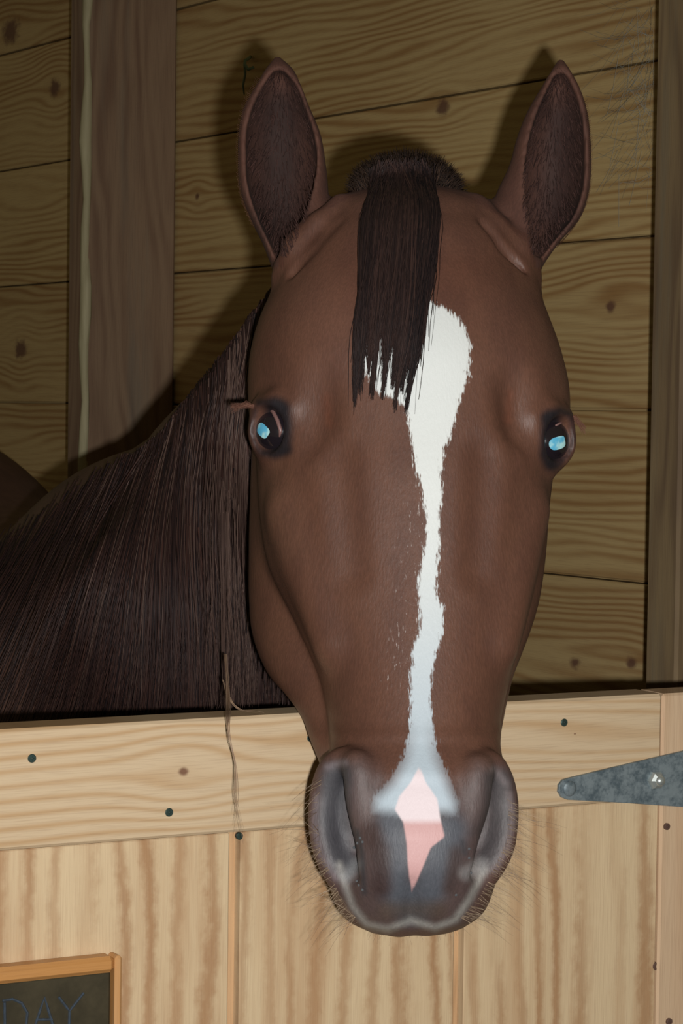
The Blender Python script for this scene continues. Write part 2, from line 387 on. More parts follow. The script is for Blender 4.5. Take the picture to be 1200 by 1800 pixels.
letters = {'D': [[(8, 1762), (9, 1835)], [(4, 1759), (22, 1756), (38, 1763), (48, 1780), (46, 1800), (36, 1820), (10, 1836)]],
           'A': [[(55, 1822), (78, 1753), (101, 1828)], [(66, 1792), (92, 1792)]],
           'Y': [[(103, 1752), (122, 1777), (147, 1745)], [(122, 1777), (121, 1830)]],
           'I': [[(-32, 1766), (-30, 1845)]], 'R': [[(-92, 1778), (-90, 1855)], [(-92, 1778), (-70, 1782), (-68, 1804), (-90, 1814), (-62, 1850)]],
           'F': [[(-140, 1786), (-136, 1862)], [(-140, 1786), (-112, 1782)], [(-138, 1820), (-118, 1817)]]}
for ch in 'DAY':
    V, F = [], []
    for st_ in letters[ch]:
        pts = []
        for a, b in zip(st_[:-1], st_[1:]):
            for t in np.linspace(0, 1, 5)[:-1]: pts.append((a[0] + (b[0] - a[0]) * t, a[1] + (b[1] - a[1]) * t))
        pts.append(st_[-1]); P_ = []
        for a in pts:
            u, z = duz(a[0], a[1], .006); P_.append(DO + TD * u + Zu * z + ND * .00605)
        v_, f_ = tube(P_, .0010, 6); n0 = len(V); V += list(v_); F += [[i + n0 for i in f] for f in f_]
    mk('chalk_letter', V, F, m_chalk, cbo)

# ------------------------------------------------------------------ hook and cobweb on the wall
def wall_pt(px, py, off): return hit(px, py, NW, -CW + off)
m_wire = NT('green_twine_wire').fin((.14, .20, .13, 1), .6)
P_ = [wall_pt(440, 100, .001), wall_pt(437, 103, .02), wall_pt(431, 106, .03), wall_pt(430, 113, .032), wall_pt(436, 122, .03), wall_pt(446, 118, .025)]
V, F = tube(P_, .0022, 8)
hk = mk('wall_hook', V, F, m_wire, None, True, origin=P_[0]); tag(hk, 'small greenish wire hook on the boards beside the left ear', 'hook')
V, F = tube([wall_pt(430, 113, .032), wall_pt(431, 130, .022), wall_pt(427, 150, .012), wall_pt(429, 166, .006)], [.0022, .0018, .0016, .001], 6)
mk('twine', V, F, m_wire, hk, True)
m_web = NT('grey_cobweb'); m_web = m_web.fin((.30, .31, .27, 1), .9, .1)
V, F = [], []
for i in range(210):
    a = (random.uniform(1085, 1150), random.uniform(5, 330)); 
    b = (a[0] + random.uniform(-75, 5), a[1] + random.uniform(-25, 110)) if random.random() < .5 else (random.uniform(1135, 1150), a[1] + random.uniform(-60, 60))
    if a[1] > 200 and random.random() < .5: continue
    pa = wall_pt(a[0], a[1], random.uniform(.002, .03)); pb = wall_pt(b[0], b[1], random.uniform(.001, .01))
    mid = (pa + pb) / 2 - Zu * random.uniform(.0, .012)
    v_, f_ = tube([pa, pa * .25 + mid * .5 + pb * .25 + 0 * mid, pb], random.uniform(.00006, .00015), 3, False); n0 = len(V); V += list(v_); F += [[k + n0 for k in f] for f in f_]
wb = mk('cobweb', V, F, m_web, None, False, origin=wall_pt(1145, 100, .0)); tag(wb, 'dusty grey cobweb strands on the boards beside the right stud', 'cobweb', None, 'stuff')

# ------------------------------------------------------------------ THE HORSE: sculpted distance field -> one mesh
H = 0.0022
def axis(segs):
    out = [segs[0][0]]
    for (a, b, h0, h1) in segs:
        x = out[-1]
        while x < b - 1e-9:
            f = (x - a) / (b - a); x += h0 + (h1 - h0) * max(f, 0); out.append(x)
    return np.array(out)
xs = axis([(-1.05, -.10, .030, .006), (-.10, .20, H, H), (.20, .40, H * 1.5, .03)])
ys = axis([(-1.56, -.56, .030, .02), (-.56, -.31, .02, H), (-.31, .36, H, H), (.36, .42, .004, .01)])
ds = axis([(1.54, 1.72, H, H), (1.72, 1.86, H, .003), (1.86, 2.05, .004, .01), (2.05, 3.75, .012, .035)])
Fd = np.full((len(xs), len(ys), len(ds)), 1.0, np.float32)
print('grid', Fd.shape, Fd.size / 1e6)
def sl(a, lo, hi):
    i = max(np.searchsorted(a, lo) - 1, 0); j = min(np.searchsorted(a, hi) + 1, len(a)); return slice(i, j)
def box_(lo, hi):
    S = (sl(xs, lo[0], hi[0]), sl(ys, lo[1], hi[1]), sl(ds, lo[2], hi[2]))
    return S, xs[S[0]][:, None, None].astype(np.float32), ys[S[1]][None, :, None].astype(np.float32), ds[S[2]][None, None, :].astype(np.float32)
def smin(a, b, k):
    h = np.clip(.5 + .5 * (b - a) / k, 0, 1); return b + (a - b) * h - k * h * (1 - h)
def comb(S, f, k, op):
    A = Fd[S]
    if op == '+': Fd[S] = smin(A, f, k)
    else: Fd[S] = -smin(-A, f, k)
def interp(t, x, y):
    """smooth cubic Hermite through (x, y)"""
    x = np.asarray(x, float); y = np.asarray(y, float); m = np.gradient(y, x)
    d = np.diff(y) / np.diff(x)
    for i in range(1, len(x) - 1):
        if d[i - 1] * d[i] <= 0: m[i] = 0
    i = np.clip(np.searchsorted(x, t) - 1, 0, len(x) - 2); h = x[i + 1] - x[i]; s = np.clip((t - x[i]) / h, 0, 1)
    return (2 * s**3 - 3 * s**2 + 1) * y[i] + (s**3 - 2 * s**2 + s) * h * m[i] + (-2 * s**3 + 3 * s**2) * y[i + 1] + (s**3 - s**2) * h * m[i + 1]
def loft(rows, nf=2.3, nb=2.2, k=.012, op='+', ctr=None, grow=0.0, shift=0.0):
    """rows: py, xl, xr, d_front, d_widest, d_back (+ px of the ridge)"""
    T = []
    for r in rows:
        py, xl, xr, df, dc, db = r[:6]; cx = r[6] if len(r) > 6 else (xl + xr) / 2
        T.append((-(py - 900) / FPX * dc, (xl - 600) / FPX * dc, (xr - 600) / FPX * dc, df, dc, db, (cx - 600) / FPX * dc))
    T = np.array(sorted(T)); m = .03
    lo = (T[:, 1].min() - m, T[:, 0].min() - m, T[:, 3].min() - m + shift); hi = (T[:, 2].max() + m, T[:, 0].max() + m, T[:, 5].max() + m + shift)
    S, X, Y, D = box_(lo, hi)
    t = ys[S[1]]; g = [interp(t, T[:, 0], T[:, j])[None, :, None].astype(np.float32) for j in range(1, 7)]
    xl, xr, df, dc, db, cx = g; df = df + shift; dc = dc + shift; db = db + shift
    rl = np.maximum(cx - xl + grow, .0015); rr = np.maximum(xr - cx + grow, .0015); rf = np.maximum(dc - df + grow, .0015); rb = np.maximum(db - dc + grow, .0015)
    dx = X - cx; dd = D - dc
    a = np.abs(dx) / np.where(dx < 0, rl, rr); b = np.abs(dd) / np.where(dd < 0, rf, rb)
    e = np.where(dd < 0, np.float32(nf), np.float32(nb))
    q = (a ** e + b ** e + 1e-9) ** (1 / e)
    rm = np.minimum(np.where(dx < 0, rl, rr), np.where(dd < 0, rf, rb))
    f = (q - 1) * np.maximum(rm, .004)
    oy = np.maximum(T[0, 0] - Y, Y - T[-1, 0])
    f = np.where(oy > 0, np.sqrt(np.maximum(f, 0) ** 2 + oy * oy), f)
    if callable(k): k = k(t)[None, :, None].astype(np.float32)
    comb(S, f.astype(np.float32), k, op)
def rotm(nrm, roll=0.):
    n = np.array(nrm, float); n /= np.linalg.norm(n); up = np.array([0, 1., 0]); a = np.cross(up, n); a /= np.linalg.norm(a); b = np.cross(n, a)
    c, s_ = math.cos(roll), math.sin(roll); return np.array([a * c + b * s_, -a * s_ + b * c, n])
def ell(c, r, k=.01, op='+', M=None):
    c = np.asarray(c, float); r = np.asarray(r, float); R = max(r) + .03
    S, X, Y, D = box_(c - R, c + R); X = X - c[0]; Y = Y - c[1]; D = D - c[2]
    if M is not None: A = [M[i, 0] * X + M[i, 1] * Y + M[i, 2] * D for i in range(3)]
    else: A = [X, Y, D]
    k0_ = np.sqrt(sum((A[i] / r[i]) ** 2 for i in range(3))); k1 = np.sqrt(sum((A[i] / r[i] ** 2) ** 2 for i in range(3)))
    f = k0_ * (k0_ - 1) / np.maximum(k1, 1e-6)
    f = np.where(k0_ < .2, -min(r) * .9, f)
    comb(S, f.astype(np.float32), k, op)
def cone(a, b, ra, rb, k=.01, op='+', sc=(1, 1, 1)):
    a = np.asarray(a, float); b = np.asarray(b, float); R = max(ra, rb) * max(1, 1 / min(sc)) + max(k, .02)
    S, X, Y, D = box_(np.minimum(a, b) - R, np.maximum(a, b) + R); ab = b - a
    t = np.clip(((X - a[0]) * ab[0] + (Y - a[1]) * ab[1] + (D - a[2]) * ab[2]) / (ab @ ab), 0, 1)
    f = np.sqrt(((X - a[0] - ab[0] * t) * sc[0]) ** 2 + ((Y - a[1] - ab[1] * t) * sc[1]) ** 2 + ((D - a[2] - ab[2] * t) * sc[2]) ** 2) - (ra + (rb - ra) * t)
    comb(S, f.astype(np.float32), k, op)
def chain(pts, r, k=.006, op='+'):
    P_ = [pc(*p[:3]) for p in pts]; rr = [p[3] if len(p) > 3 else r for p in pts]
    for i in range(len(P_) - 1): cone(P_[i], P_[i + 1], rr[i], rr[i + 1], k, op)

# trunk, neck, legs (they stand behind the door)
chest = pc(200, 1330, 2.58); barrel = pc(70, 1330, 2.85); rump = pc(-185, 1105, 3.22)
cone(chest, barrel, .25, .25, .06); cone(barrel, rump, .25, .25, .08); ell(rump, (.25, .27, .30), .08)
cone(pc(290, 1095, 2.42), pc(225, 1220, 2.62), .168, .20, .05)          # withers and shoulder
cone(pc(470, 885, 2.16), pc(290, 1095, 2.42), .110, .168, .04)
cone(pc(575, 720, 1.99), pc(470, 885, 2.16), .088, .110, .04)
cone(pc(650, 560, 1.94), pc(575, 720, 1.99), .070, .088, .03)
cone(pc(350, 1110, 2.10), pc(260, 1320, 2.3), .115, .20, .04)           # under side of the neck to the chest
cone(pc(70, 1310, 2.32), pc(90, 1350, 2.4), .18, .20, .08)             # near shoulder
legs = []
for (x_, y_, front) in ((-.13, 2.42, 1), (-.42, 2.38, 1), (-.42, 3.22, 0), (-.78, 3.12, 0)):
    if front: J = [(x_, y_, .98), (x_, y_ - .01, .72), (x_, y_ - .02, .42), (x_, y_, .12), (x_, y_ - .03, .05)]; Rr = [.12, .075, .045, .034, .048]
    else: J = [(x_, y_, 1.05), (x_, y_ - .06, .78), (x_, y_ + .12, .50), (x_, y_ + .08, .14), (x_, y_ + .04, .05)]; Rr = [.17, .11, .05, .036, .048]
    P_ = [w2c(np.array(j)) for j in J]
    for i in range(4): cone(P_[i], P_[i + 1], Rr[i], Rr[i + 1], .03)
    legs.append(J[-1])

# skull: forehead and nasal bone
skull = [
 (335, 640, 795, 1.800, 1.845, 1.94, 715),
 (350, 590, 845, 1.780, 1.842, 1.96, 715),
 (400, 545, 893, 1.748, 1.835, 1.98, 715),
 (480, 497, 932, 1.722, 1.820, 1.98, 716),
 (550, 460, 960, 1.704, 1.810, 1.97, 717),
 (620, 440, 985, 1.692, 1.800, 1.96, 720),
 (700, 436, 1000, 1.684, 1.790, 1.95, 724),
 (760, 446, 997, 1.678, 1.785, 1.94, 728),
 (830, 452, 972, 1.670, 1.780, 1.93, 732),
 (900, 456, 960, 1.663, 1.772, 1.92, 735),
 (1000, 474, 945, 1.653, 1.760, 1.90, 738),
 (1100, 522, 922, 1.641, 1.738, 1.87, 738),
 (1200, 564, 893, 1.628, 1.710, 1.80, 735),
 (1280, 579, 877, 1.616, 1.690, 1.76, 730),
 (1340, 588, 872, 1.605, 1.675, 1.74, 727)]
loft(skull, 2.15, 2.2, .03)
# cheeks and jaw
jaw = [
 (700, 470, 960, 1.80, 1.86, 1.97), (780, 452, 962, 1.79, 1.86, 1.97), (830, 443, 965, 1.77, 1.85, 1.965), (900, 439, 963, 1.75, 1.84, 1.96),
 (1000, 437, 955, 1.735, 1.83, 1.95), (1060, 438, 945, 1.73, 1.825, 1.935), (1110, 443, 930, 1.72, 1.815, 1.91), (1150, 455, 915, 1.71, 1.80, 1.88),
 (1190, 476, 900, 1.70, 1.785, 1.845), (1220, 502, 893, 1.69, 1.76, 1.80), (1260, 530, 885, 1.68, 1.735, 1.77), (1300, 545, 878, 1.665, 1.715, 1.752),
 (1350, 565, 872, 1.66, 1.70, 1.745), (1420, 590, 860, 1.65, 1.69, 1.735), (1500, 600, 850, 1.65, 1.685, 1.725), (1560, 610, 842, 1.65, 1.685, 1.72)]
loft(jaw, 2.3, 2.3, lambda y: np.interp(y, [-.13, -.08, .0, .08], [.004, .005, .014, .03]))
# temples, brows, facial crests
cone(pc(520, 900, 1.722), pc(580, 1130, 1.675), .014, .008, .022); cone(pc(925, 900, 1.722), pc(880, 1130, 1.675), .012, .008, .022)
ell(pc(548, 715, 1.692), (.010, .022, .008), .022, '-'); ell(pc(915, 715, 1.700), (.010, .022, .008), .022, '-')
cone(pc(590, 800, 1.675), pc(610, 1000, 1.655), .006, .004, .02, '-'); cone(pc(860, 800, 1.675), pc(850, 1000, 1.655), .006, .004, .02, '-')
# muzzle
muz = [
 (1290, 596, 868, 1.622, 1.675, 1.745), (1340, 594, 868, 1.603, 1.665, 1.74), (1400, 592, 868, 1.592, 1.658, 1.735), (1460, 592, 864, 1.586, 1.652, 1.725),
 (1520, 590, 858, 1.588, 1.650, 1.715), (1565, 598, 846, 1.596, 1.650, 1.70), (1600, 612, 832, 1.606, 1.648, 1.69), (1622, 632, 812, 1.616, 1.648, 1.68), (1634, 655, 792, 1.628, 1.648, 1.668)]
loft(muz, 2.7, 2.2, .012)
ell(pc(606, 1440, 1.647), (.0190, .042, .036), .016); ell(pc(849, 1437, 1.647), (.0180, .042, .036), .016)
ell(pc(636, 1560, 1.645), (.019, .024, .026), .012); ell(pc(818, 1560, 1.645), (.017, .022, .026), .012)
ell(pc(735, 1577, 1.692), (.0465, .0185, .036), .004)                      # chin and lower lip
cone(pc(660, 1618, 1.636), pc(700, 1628, 1.628), .007, .006, .006); cone(pc(700, 1626, 1.628), pc(752, 1622, 1.628), .0055, .0055, .006); cone(pc(752, 1624, 1.628), pc(800, 1616, 1.638), .006, .006, .006)
cone(pc(724, 1560, 1.588), pc(722, 1640, 1.612), .002, .0035, .010, '-')
# nostrils
def cr2(ctrl, M_):
    C_ = np.array(ctrl, float); C_ = np.vstack([2 * C_[0] - C_[1], C_, 2 * C_[-1] - C_[-2]]); n = len(C_) - 3
    t = np.linspace(0, n - 1e-6, M_); i = t.astype(int); f = (t - i)[:, None]; p0, p1, p2, p3 = C_[i], C_[i + 1], C_[i + 2], C_[i + 3]
    return .5 * (2 * p1 + (p2 - p0) * f + (2 * p0 - 5 * p1 + 4 * p2 - p3) * f**2 + (3 * p1 - p0 - 3 * p2 + p3) * f**3)
for (ctr_, tail, rim, fold) in (
    ((592, 1440), (622, 1535), [(612, 1338), (590, 1338), (569, 1355), (556, 1392), (552, 1440), (559, 1490), (578, 1532), (604, 1560)], [(612, 1338), (622, 1362), (621, 1400), (630, 1445), (643, 1490), (648, 1530)]),
    ((872, 1436), (838, 1530), [(853, 1346), (872, 1344), (888, 1368), (897, 1400), (899, 1440), (893, 1488), (872, 1525), (848, 1552)], [(853, 1346), (848, 1370), (846, 1405), (836, 1440), (822, 1475), (812, 1510)])):
    sg = 1 if ctr_[0] > 720 else -1
    M = rotm((sg * .55, 0, -1), sg * .12); ctr_ = (ctr_[0] - sg * 6, ctr_[1])
    ell(pc(ctr_[0], ctr_[1], 1.612), (.0165, .040, .014), .008, '-', M)
    cone(pc(ctr_[0] - sg * 6, ctr_[1] + 30, 1.612), pc(tail[0], tail[1], 1.606), .012, .006, .006, '-')
    cone(pc(ctr_[0] - sg * 16, ctr_[1] - 75, 1.618), pc(ctr_[0] - sg * 34, ctr_[1] + 50, 1.616), .006, .008, .009, '-')
    rim = [(q_[0] - sg * 11, q_[1]) for q_ in cr2(rim, 22)]; n_ = len(rim); chain([(x_, y_, 1.632 + .012 * abs(i / (n_ - 1) - .45) * -1.6) for i, (x_, y_) in enumerate(rim)], .0042, .010)
    fold = [(q_[0] - sg * 12, q_[1]) for q_ in cr2(fold, 14)]; n_ = len(fold); chain([(x_, y_, 1.612 - .006 * i / n_) for i, (x_, y_) in enumerate(fold)], .0034, .014)
# ears: an outer shell with the cup taken out
earL = [(100, 484, 491, 1.838, 1.842, 1.846), (120, 468, 513, 1.827, 1.840, 1.854), (150, 450, 529, 1.820, 1.838, 1.860), (190, 428, 545, 1.812, 1.836, 1.868), (235, 419, 563, 1.806, 1.834, 1.874),
        (285, 418, 572, 1.80, 1.832, 1.878), (335, 422, 577, 1.795, 1.83, 1.880), (385, 440, 580, 1.79, 1.83, 1.880), (430, 462, 580, 1.785, 1.83, 1.88), (480, 480, 570, 1.78, 1.83, 1.88), (520, 490, 560, 1.785, 1.83, 1.88)]
earR = [(105, 981, 989, 1.838, 1.842, 1.846), (125, 968, 1002, 1.828, 1.840, 1.854), (155, 950, 1018, 1.820, 1.838, 1.860), (195, 927, 1031, 1.812, 1.836, 1.868), (240, 909, 1037, 1.806, 1.834, 1.874),
        (290, 895, 1038, 1.80, 1.832, 1.878), (340, 872, 1034, 1.795, 1.83, 1.880), (385, 858, 1018, 1.79, 1.83, 1.880), (430, 862, 980, 1.785, 1.83, 1.88), (480, 870, 948, 1.78, 1.83, 1.88), (520, 880, 938, 1.785, 1.83, 1.88)]
loft(earL, 2.1, 2.2, .012); loft(earR, 2.1, 2.2, .012)
cupL = [(128, 480, 500, 1.826, 1.835, 1.845), (150, 465, 519, 1.812, 1.832, 1.851), (190, 445, 535, 1.795, 1.828, 1.860), (235, 434, 550, 1.79, 1.826, 1.866), (285, 433, 556, 1.785, 1.824, 1.869), (335, 438, 552, 1.78, 1.822, 1.868),
        (385, 455, 540, 1.78, 1.818, 1.860), (425, 474, 522, 1.78, 1.806, 1.842), (455, 486, 506, 1.78, 1.795, 1.815)]
cupR = [(132, 975, 993, 1.826, 1.835, 1.845), (158, 962, 1006, 1.812, 1.832, 1.851), (195, 945, 1018, 1.795, 1.828, 1.860), (240, 930, 1024, 1.79, 1.826, 1.866), (290, 920, 1025, 1.785, 1.824, 1.869), (340, 915, 1020, 1.78, 1.822, 1.868),
        (385, 918, 1003, 1.78, 1.818, 1.860), (420, 925, 975, 1.78, 1.806, 1.842), (450, 934, 953, 1.78, 1.795, 1.815)]
loft(cupL, 2.1, 2.2, .006, '-'); loft(cupR, 2.1, 2.2, .006, '-')
# creases from the ear base down to the brow
chain([(596, 352, 1.790), (560, 392, 1.783), (520, 436, 1.786), (495, 486, 1.797)], .004, .014); chain([(590, 385, 1.762), (545, 430, 1.758), (515, 480, 1.768)], .003, .008, '-')
chain([(837, 355, 1.795), (870, 397, 1.786), (905, 437, 1.789), (928, 487, 1.801)], .004, .014); chain([(850, 392, 1.765), (885, 435, 1.762), (910, 480, 1.772)], .003, .008, '-')
# eyes: lids around the eyeball, almond opening
EYES = []
for (px, py, dd, nr, rl_) in ((493, 758, 1.741, (-.68, .02, -.73), .16), (955, 775, 1.744, (.76, .0, -.65), -.12)):
    c = pc(px, py, dd); n_ = np.array(nr); n_ /= np.linalg.norm(n_); M = rotm(n_, rl_); RE = .0190
    ell(c, (RE + .0048,) * 3, .012)
    sgn = 1 if px > 720 else -1
    up_ = np.array([0, 1, 0]); 
    chain([(px - sgn * 20, py - 40, dd - .024), (px + sgn * 6, py - 50, dd - .016), (px + sgn * 34, py - 42, dd - .002)], .0045, .012)
    nc = np.array((sgn * (.50 if sgn < 0 else .58), .0, -.84)); nc /= np.linalg.norm(nc); Mc = rotm(nc, rl_)
    ell(c + nc * (RE + .006), (.0162, .0182, .0175), .0022, '-', Mc)
    EYES.append((c, n_, M, RE))

def surface_nets(F, ax):
    s = F < 0; nx, ny, nz = F.shape
    c = s[:-1, :-1, :-1].astype(np.uint8)
    tot = np.zeros((nx - 1, ny - 1, nz - 1), np.uint8)
    for i in (0, 1):
        for j in (0, 1):
            for k in (0, 1): tot += s[i:nx - 1 + i, j:ny - 1 + j, k:nz - 1 + k]
    act = (tot > 0) & (tot < 8); I, J, K = np.nonzero(act); n = len(I)
    idx = np.full(act.shape, -1, np.int32); idx[I, J, K] = np.arange(n)
    P_ = np.zeros((n, 3)); cnt = np.zeros(n)
    off = [(i, j, k) for i in (0, 1) for j in (0, 1) for k in (0, 1)]
    for a in off:
        for axi in range(3):
            if a[axi]: continue
            b = list(a); b[axi] = 1
            fa = F[I + a[0], J + a[1], K + a[2]].astype(float); fb = F[I + b[0], J + b[1], K + b[2]].astype(float)
            m = (fa < 0) != (fb < 0); t = np.where(m, fa / np.where(m, fa - fb, 1), 0)
            pa = np.stack([ax[0][I + a[0]], ax[1][J + a[1]], ax[2][K + a[2]]], 1); pb = np.stack([ax[0][I + b[0]], ax[1][J + b[1]], ax[2][K + b[2]]], 1)
            P_ += np.where(m[:, None], pa + (pb - pa) * t[:, None], 0); cnt += m
    P_ /= cnt[:, None]
    Q = []
    for axi in range(3):
        a = [slice(None)] * 3; b = [slice(None)] * 3; a[axi] = slice(0, -1); b[axi] = slice(1, None)
        ch = s[tuple(a)] != s[tuple(b)]; A = np.array(np.nonzero(ch)); u, v = (axi + 1) % 3, (axi + 2) % 3
        shp = act.shape; ok = (A[u] > 0) & (A[v] > 0) & (A[u] < shp[u]) & (A[v] < shp[v]) & (A[axi] < shp[axi]); A = A[:, ok]
        ins = s[A[0], A[1], A[2]]
        q = []
        for (du, dv) in ((0, 0), (1, 0), (1, 1), (0, 1)):
            B = A.copy(); B[u] -= du; B[v] -= dv; q.append(idx[B[0], B[1], B[2]])
        q = np.stack(q, 1); q = np.where(ins[:, None], q, q[:, ::-1]); Q.append(q)
    return P_, np.concatenate(Q)
Vc, Q = surface_nets(Fd, (xs, ys, ds))
ax_ = (xs, ys, ds)
# keep only the biggest island(s): relax a little, then gradient normals
def relax(V, Q, it, lam):
    e = np.concatenate([Q[:, [0, 1]], Q[:, [1, 2]], Q[:, [2, 3]], Q[:, [3, 0]]])
    e = np.concatenate([e, e[:, ::-1]])
    deg = np.bincount(e[:, 0], minlength=len(V))[:, None]
    for i in range(it):
        acc = np.stack([np.bincount(e[:, 0], V[e[:, 1], j], minlength=len(V)) for j in range(3)], 1) / np.maximum(deg, 1)
        V = V + (acc - V) * (lam if i % 2 == 0 else -lam * .96)
    return V
Vc = relax(Vc, Q, 8, .5)
Vw = c2w(Vc)
print('horse verts', len(Vw))
del Fd

FOOT = np.array([-.3, 2.6, 0.0])
horse = empty('horse', FOOT, 'chestnut horse with narrow white blaze and pink snip hanging its head over the stall door', 'horse')

# ---- coat colours: per-vertex fields in the face's own front view
PX = 600 + FPX * Vc[:, 0] / Vc[:, 2]; PY = 900 - FPX * Vc[:, 1] / Vc[:, 2]; PD = Vc[:, 2]
def pdist(poly, closed=False):
    d = np.full(len(PX), 1e9); P_ = np.array(poly, float); n = len(P_)
    for i in range(n if closed else n - 1):
        a = P_[i]; b = P_[(i + 1) % n]; ab = b - a
        t = np.clip(((PX - a[0]) * ab[0] + (PY - a[1]) * ab[1]) / max(ab @ ab, 1e-9), 0, 1)
        d = np.minimum(d, np.hypot(PX - a[0] - ab[0] * t, PY - a[1] - ab[1] * t))
    return d
def sdpoly(poly):
    d = pdist(poly, True); ins = np.zeros(len(PX), bool); P_ = np.array(poly, float)
    j = len(P_) - 1
    for i in range(len(P_)):
        xi, yi = P_[i]; xj, yj = P_[j]
        c = ((yi > PY) != (yj > PY)) & (PX < (xj - xi) * (PY - yi) / (yj - yi + 1e-12) + xi); ins ^= c; j = i
    return np.where(ins, -d, d)
front = PD < 1.80
BASE = np.array([.112, .051, .032])
col = np.tile(BASE, (len(Vw), 1)); 
def paint(w_, c):
    global col
    w_ = np.clip(w_, 0, 1)[:, None]; col = col * (1 - w_) + np.array(c) * w_
def soft(d, r, s): x = np.clip((r + s - d) / (2 * s), 0, 1); return x * x * (3 - 2 * x)
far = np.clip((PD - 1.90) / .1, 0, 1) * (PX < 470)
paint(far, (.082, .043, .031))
head = PD < 1.90
# greyer-brown forehead, painted cheek highlight, redder flank of the nose
paint(.35 * soft(pdist([(560, 520), (600, 620)]), 60, 60) * head, (.17, .085, .060))
paint(.35 * soft(pdist([(880, 560), (900, 640)]), 50, 60) * head, (.15, .075, .052))
paint(.35 * soft(pdist([(480, 850), (500, 960)]), 20, 40) * head, (.17, .09, .055))  # highlight along the cheek crest, put into the coat colour
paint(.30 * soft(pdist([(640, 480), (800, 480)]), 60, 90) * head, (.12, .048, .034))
# ears: dark cups
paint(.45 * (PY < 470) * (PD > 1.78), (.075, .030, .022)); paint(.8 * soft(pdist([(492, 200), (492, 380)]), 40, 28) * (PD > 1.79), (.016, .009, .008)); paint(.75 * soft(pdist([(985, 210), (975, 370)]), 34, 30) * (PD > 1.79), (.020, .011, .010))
paint(.5 * soft(pdist([(470, 130), (600, 340)]), 10, 10) * 0, (0, 0, 0))
# dark skin round the eyes
EYED = (.013, .011, .014)
paint(.97 * soft(pdist([(488, 722), (492, 750), (490, 780)]), 22, 10) * head, EYED); paint(.95 * soft(pdist([(455, 708), (480, 706), (498, 718)]), 7, 9) * head, EYED); paint(.95 * soft(pdist([(462, 796), (482, 800), (505, 792)]), 7, 9) * head, EYED)
paint(.97 * soft(pdist([(968, 740), (966, 765), (964, 798), (970, 812)]), 17, 9) * head, EYED); paint(.95 * soft(pdist([(960, 732), (985, 722), (1004, 728)]), 8, 9) * head, EYED); paint(.9 * soft(pdist([(968, 815), (985, 808)]), 6, 8) * head, EYED)
paint(.85 * soft(pdist([(448, 722), (441, 745), (443, 768), (454, 792)]), 5, 6) * head, (.035, .020, .020)); paint(.85 * soft(pdist([(1004, 735), (1009, 765), (998, 800), (980, 812)]), 5, 6) * head, (.035, .020, .020))
paint(.5 * soft(pdist([(573, 700), (578, 745)]), 4, 12) * front, (.17, .055, .028)); paint(.5 * soft(pdist([(897, 690), (893, 740)]), 3, 12) * front, (.17, .055, .028))
# muzzle greys
paint(.75 * soft(sdpoly([(560, 1335), (640, 1330), (700, 1400), (790, 1400), (835, 1335), (895, 1345), (915, 1450), (860, 1560), (820, 1640), (640, 1645), (590, 1590), (540, 1480)]), 0, 28) * front, (.082, .066, .066))
paint(.85 * soft(pdist([(590, 1370), (582, 1440), (600, 1510)]), 26, 16) * front, (.060, .064, .072)); paint(.85 * soft(pdist([(880, 1375), (880, 1440), (858, 1505)]), 22, 14) * front, (.072, .068, .070))
paint(.6 * soft(pdist([(608, 1352), (600, 1400), (610, 1460)]), 9, 12) * front, (.028, .030, .034)); paint(.6 * soft(pdist([(857, 1365), (856, 1420), (840, 1460)]), 8, 12) * front, (.035, .032, .032))  # shade under the inner nostril fold, painted into the skin
paint(.95 * soft(pdist([(690, 1450), (695, 1560), (725, 1595)]), 30, 18) * front, (.080, .090, .105)); paint(.95 * soft(pdist([(790, 1460), (775, 1500), (755, 1560)]), 30, 18) * front, (.080, .090, .105))
paint(.85 * soft(pdist([(652, 1462), (668, 1500), (670, 1560)]), 18, 14) * front, (.045, .024, .020)); paint(.8 * soft(pdist([(800, 1500), (790, 1560)]), 12, 12) * front, (.050, .032, .028))
paint(.6 * soft(pdist([(680, 1600), (770, 1600)]), 14, 14) * front, (.085, .062, .045))
paint(.65 * soft(pdist([(555, 1400), (551, 1450), (562, 1500), (590, 1545)]), 4, 7) * front, (.20, .17, .18)); paint(.65 * soft(pdist([(895, 1395), (902, 1440), (893, 1490), (870, 1530)]), 4, 7) * front, (.22, .18, .18))
paint(.6 * soft(pdist([(575, 1348), (605, 1340)]), 5, 7) * front, (.20, .18, .19)); paint(.5 * soft(pdist([(868, 1352), (890, 1378)]), 5, 7) * front, (.22, .19, .19))
paint(.8 * soft(pdist([(596, 1520), (608, 1560), (620, 1595), (645, 1626), (680, 1634), (722, 1618), (765, 1631), (800, 1617), (826, 1578), (850, 1530)]), 5, 8) * front, (.34, .34, .31))
paint(.65 * soft(pdist([(625, 1520), (610, 1540)]), 10, 10) * front, (.24, .26, .26)); paint(.65 * soft(pdist([(820, 1535), (845, 1520)]), 12, 10) * front, (.28, .28, .27))
paint(.8 * soft(pdist([(627, 1462), (636, 1500), (640, 1570)]), 4, 6) * front, (.03, .035, .04)); paint(.7 * soft(pdist([(812, 1480), (818, 1500)]), 4, 6) * front, (.03, .035, .04))  # lower end of the painted nostril fold shade
paint(.8 * soft(PY * -1 + 1600, 0, 10) * ((PD > 1.655) & (PY > 1560)), (.04, .035, .03))

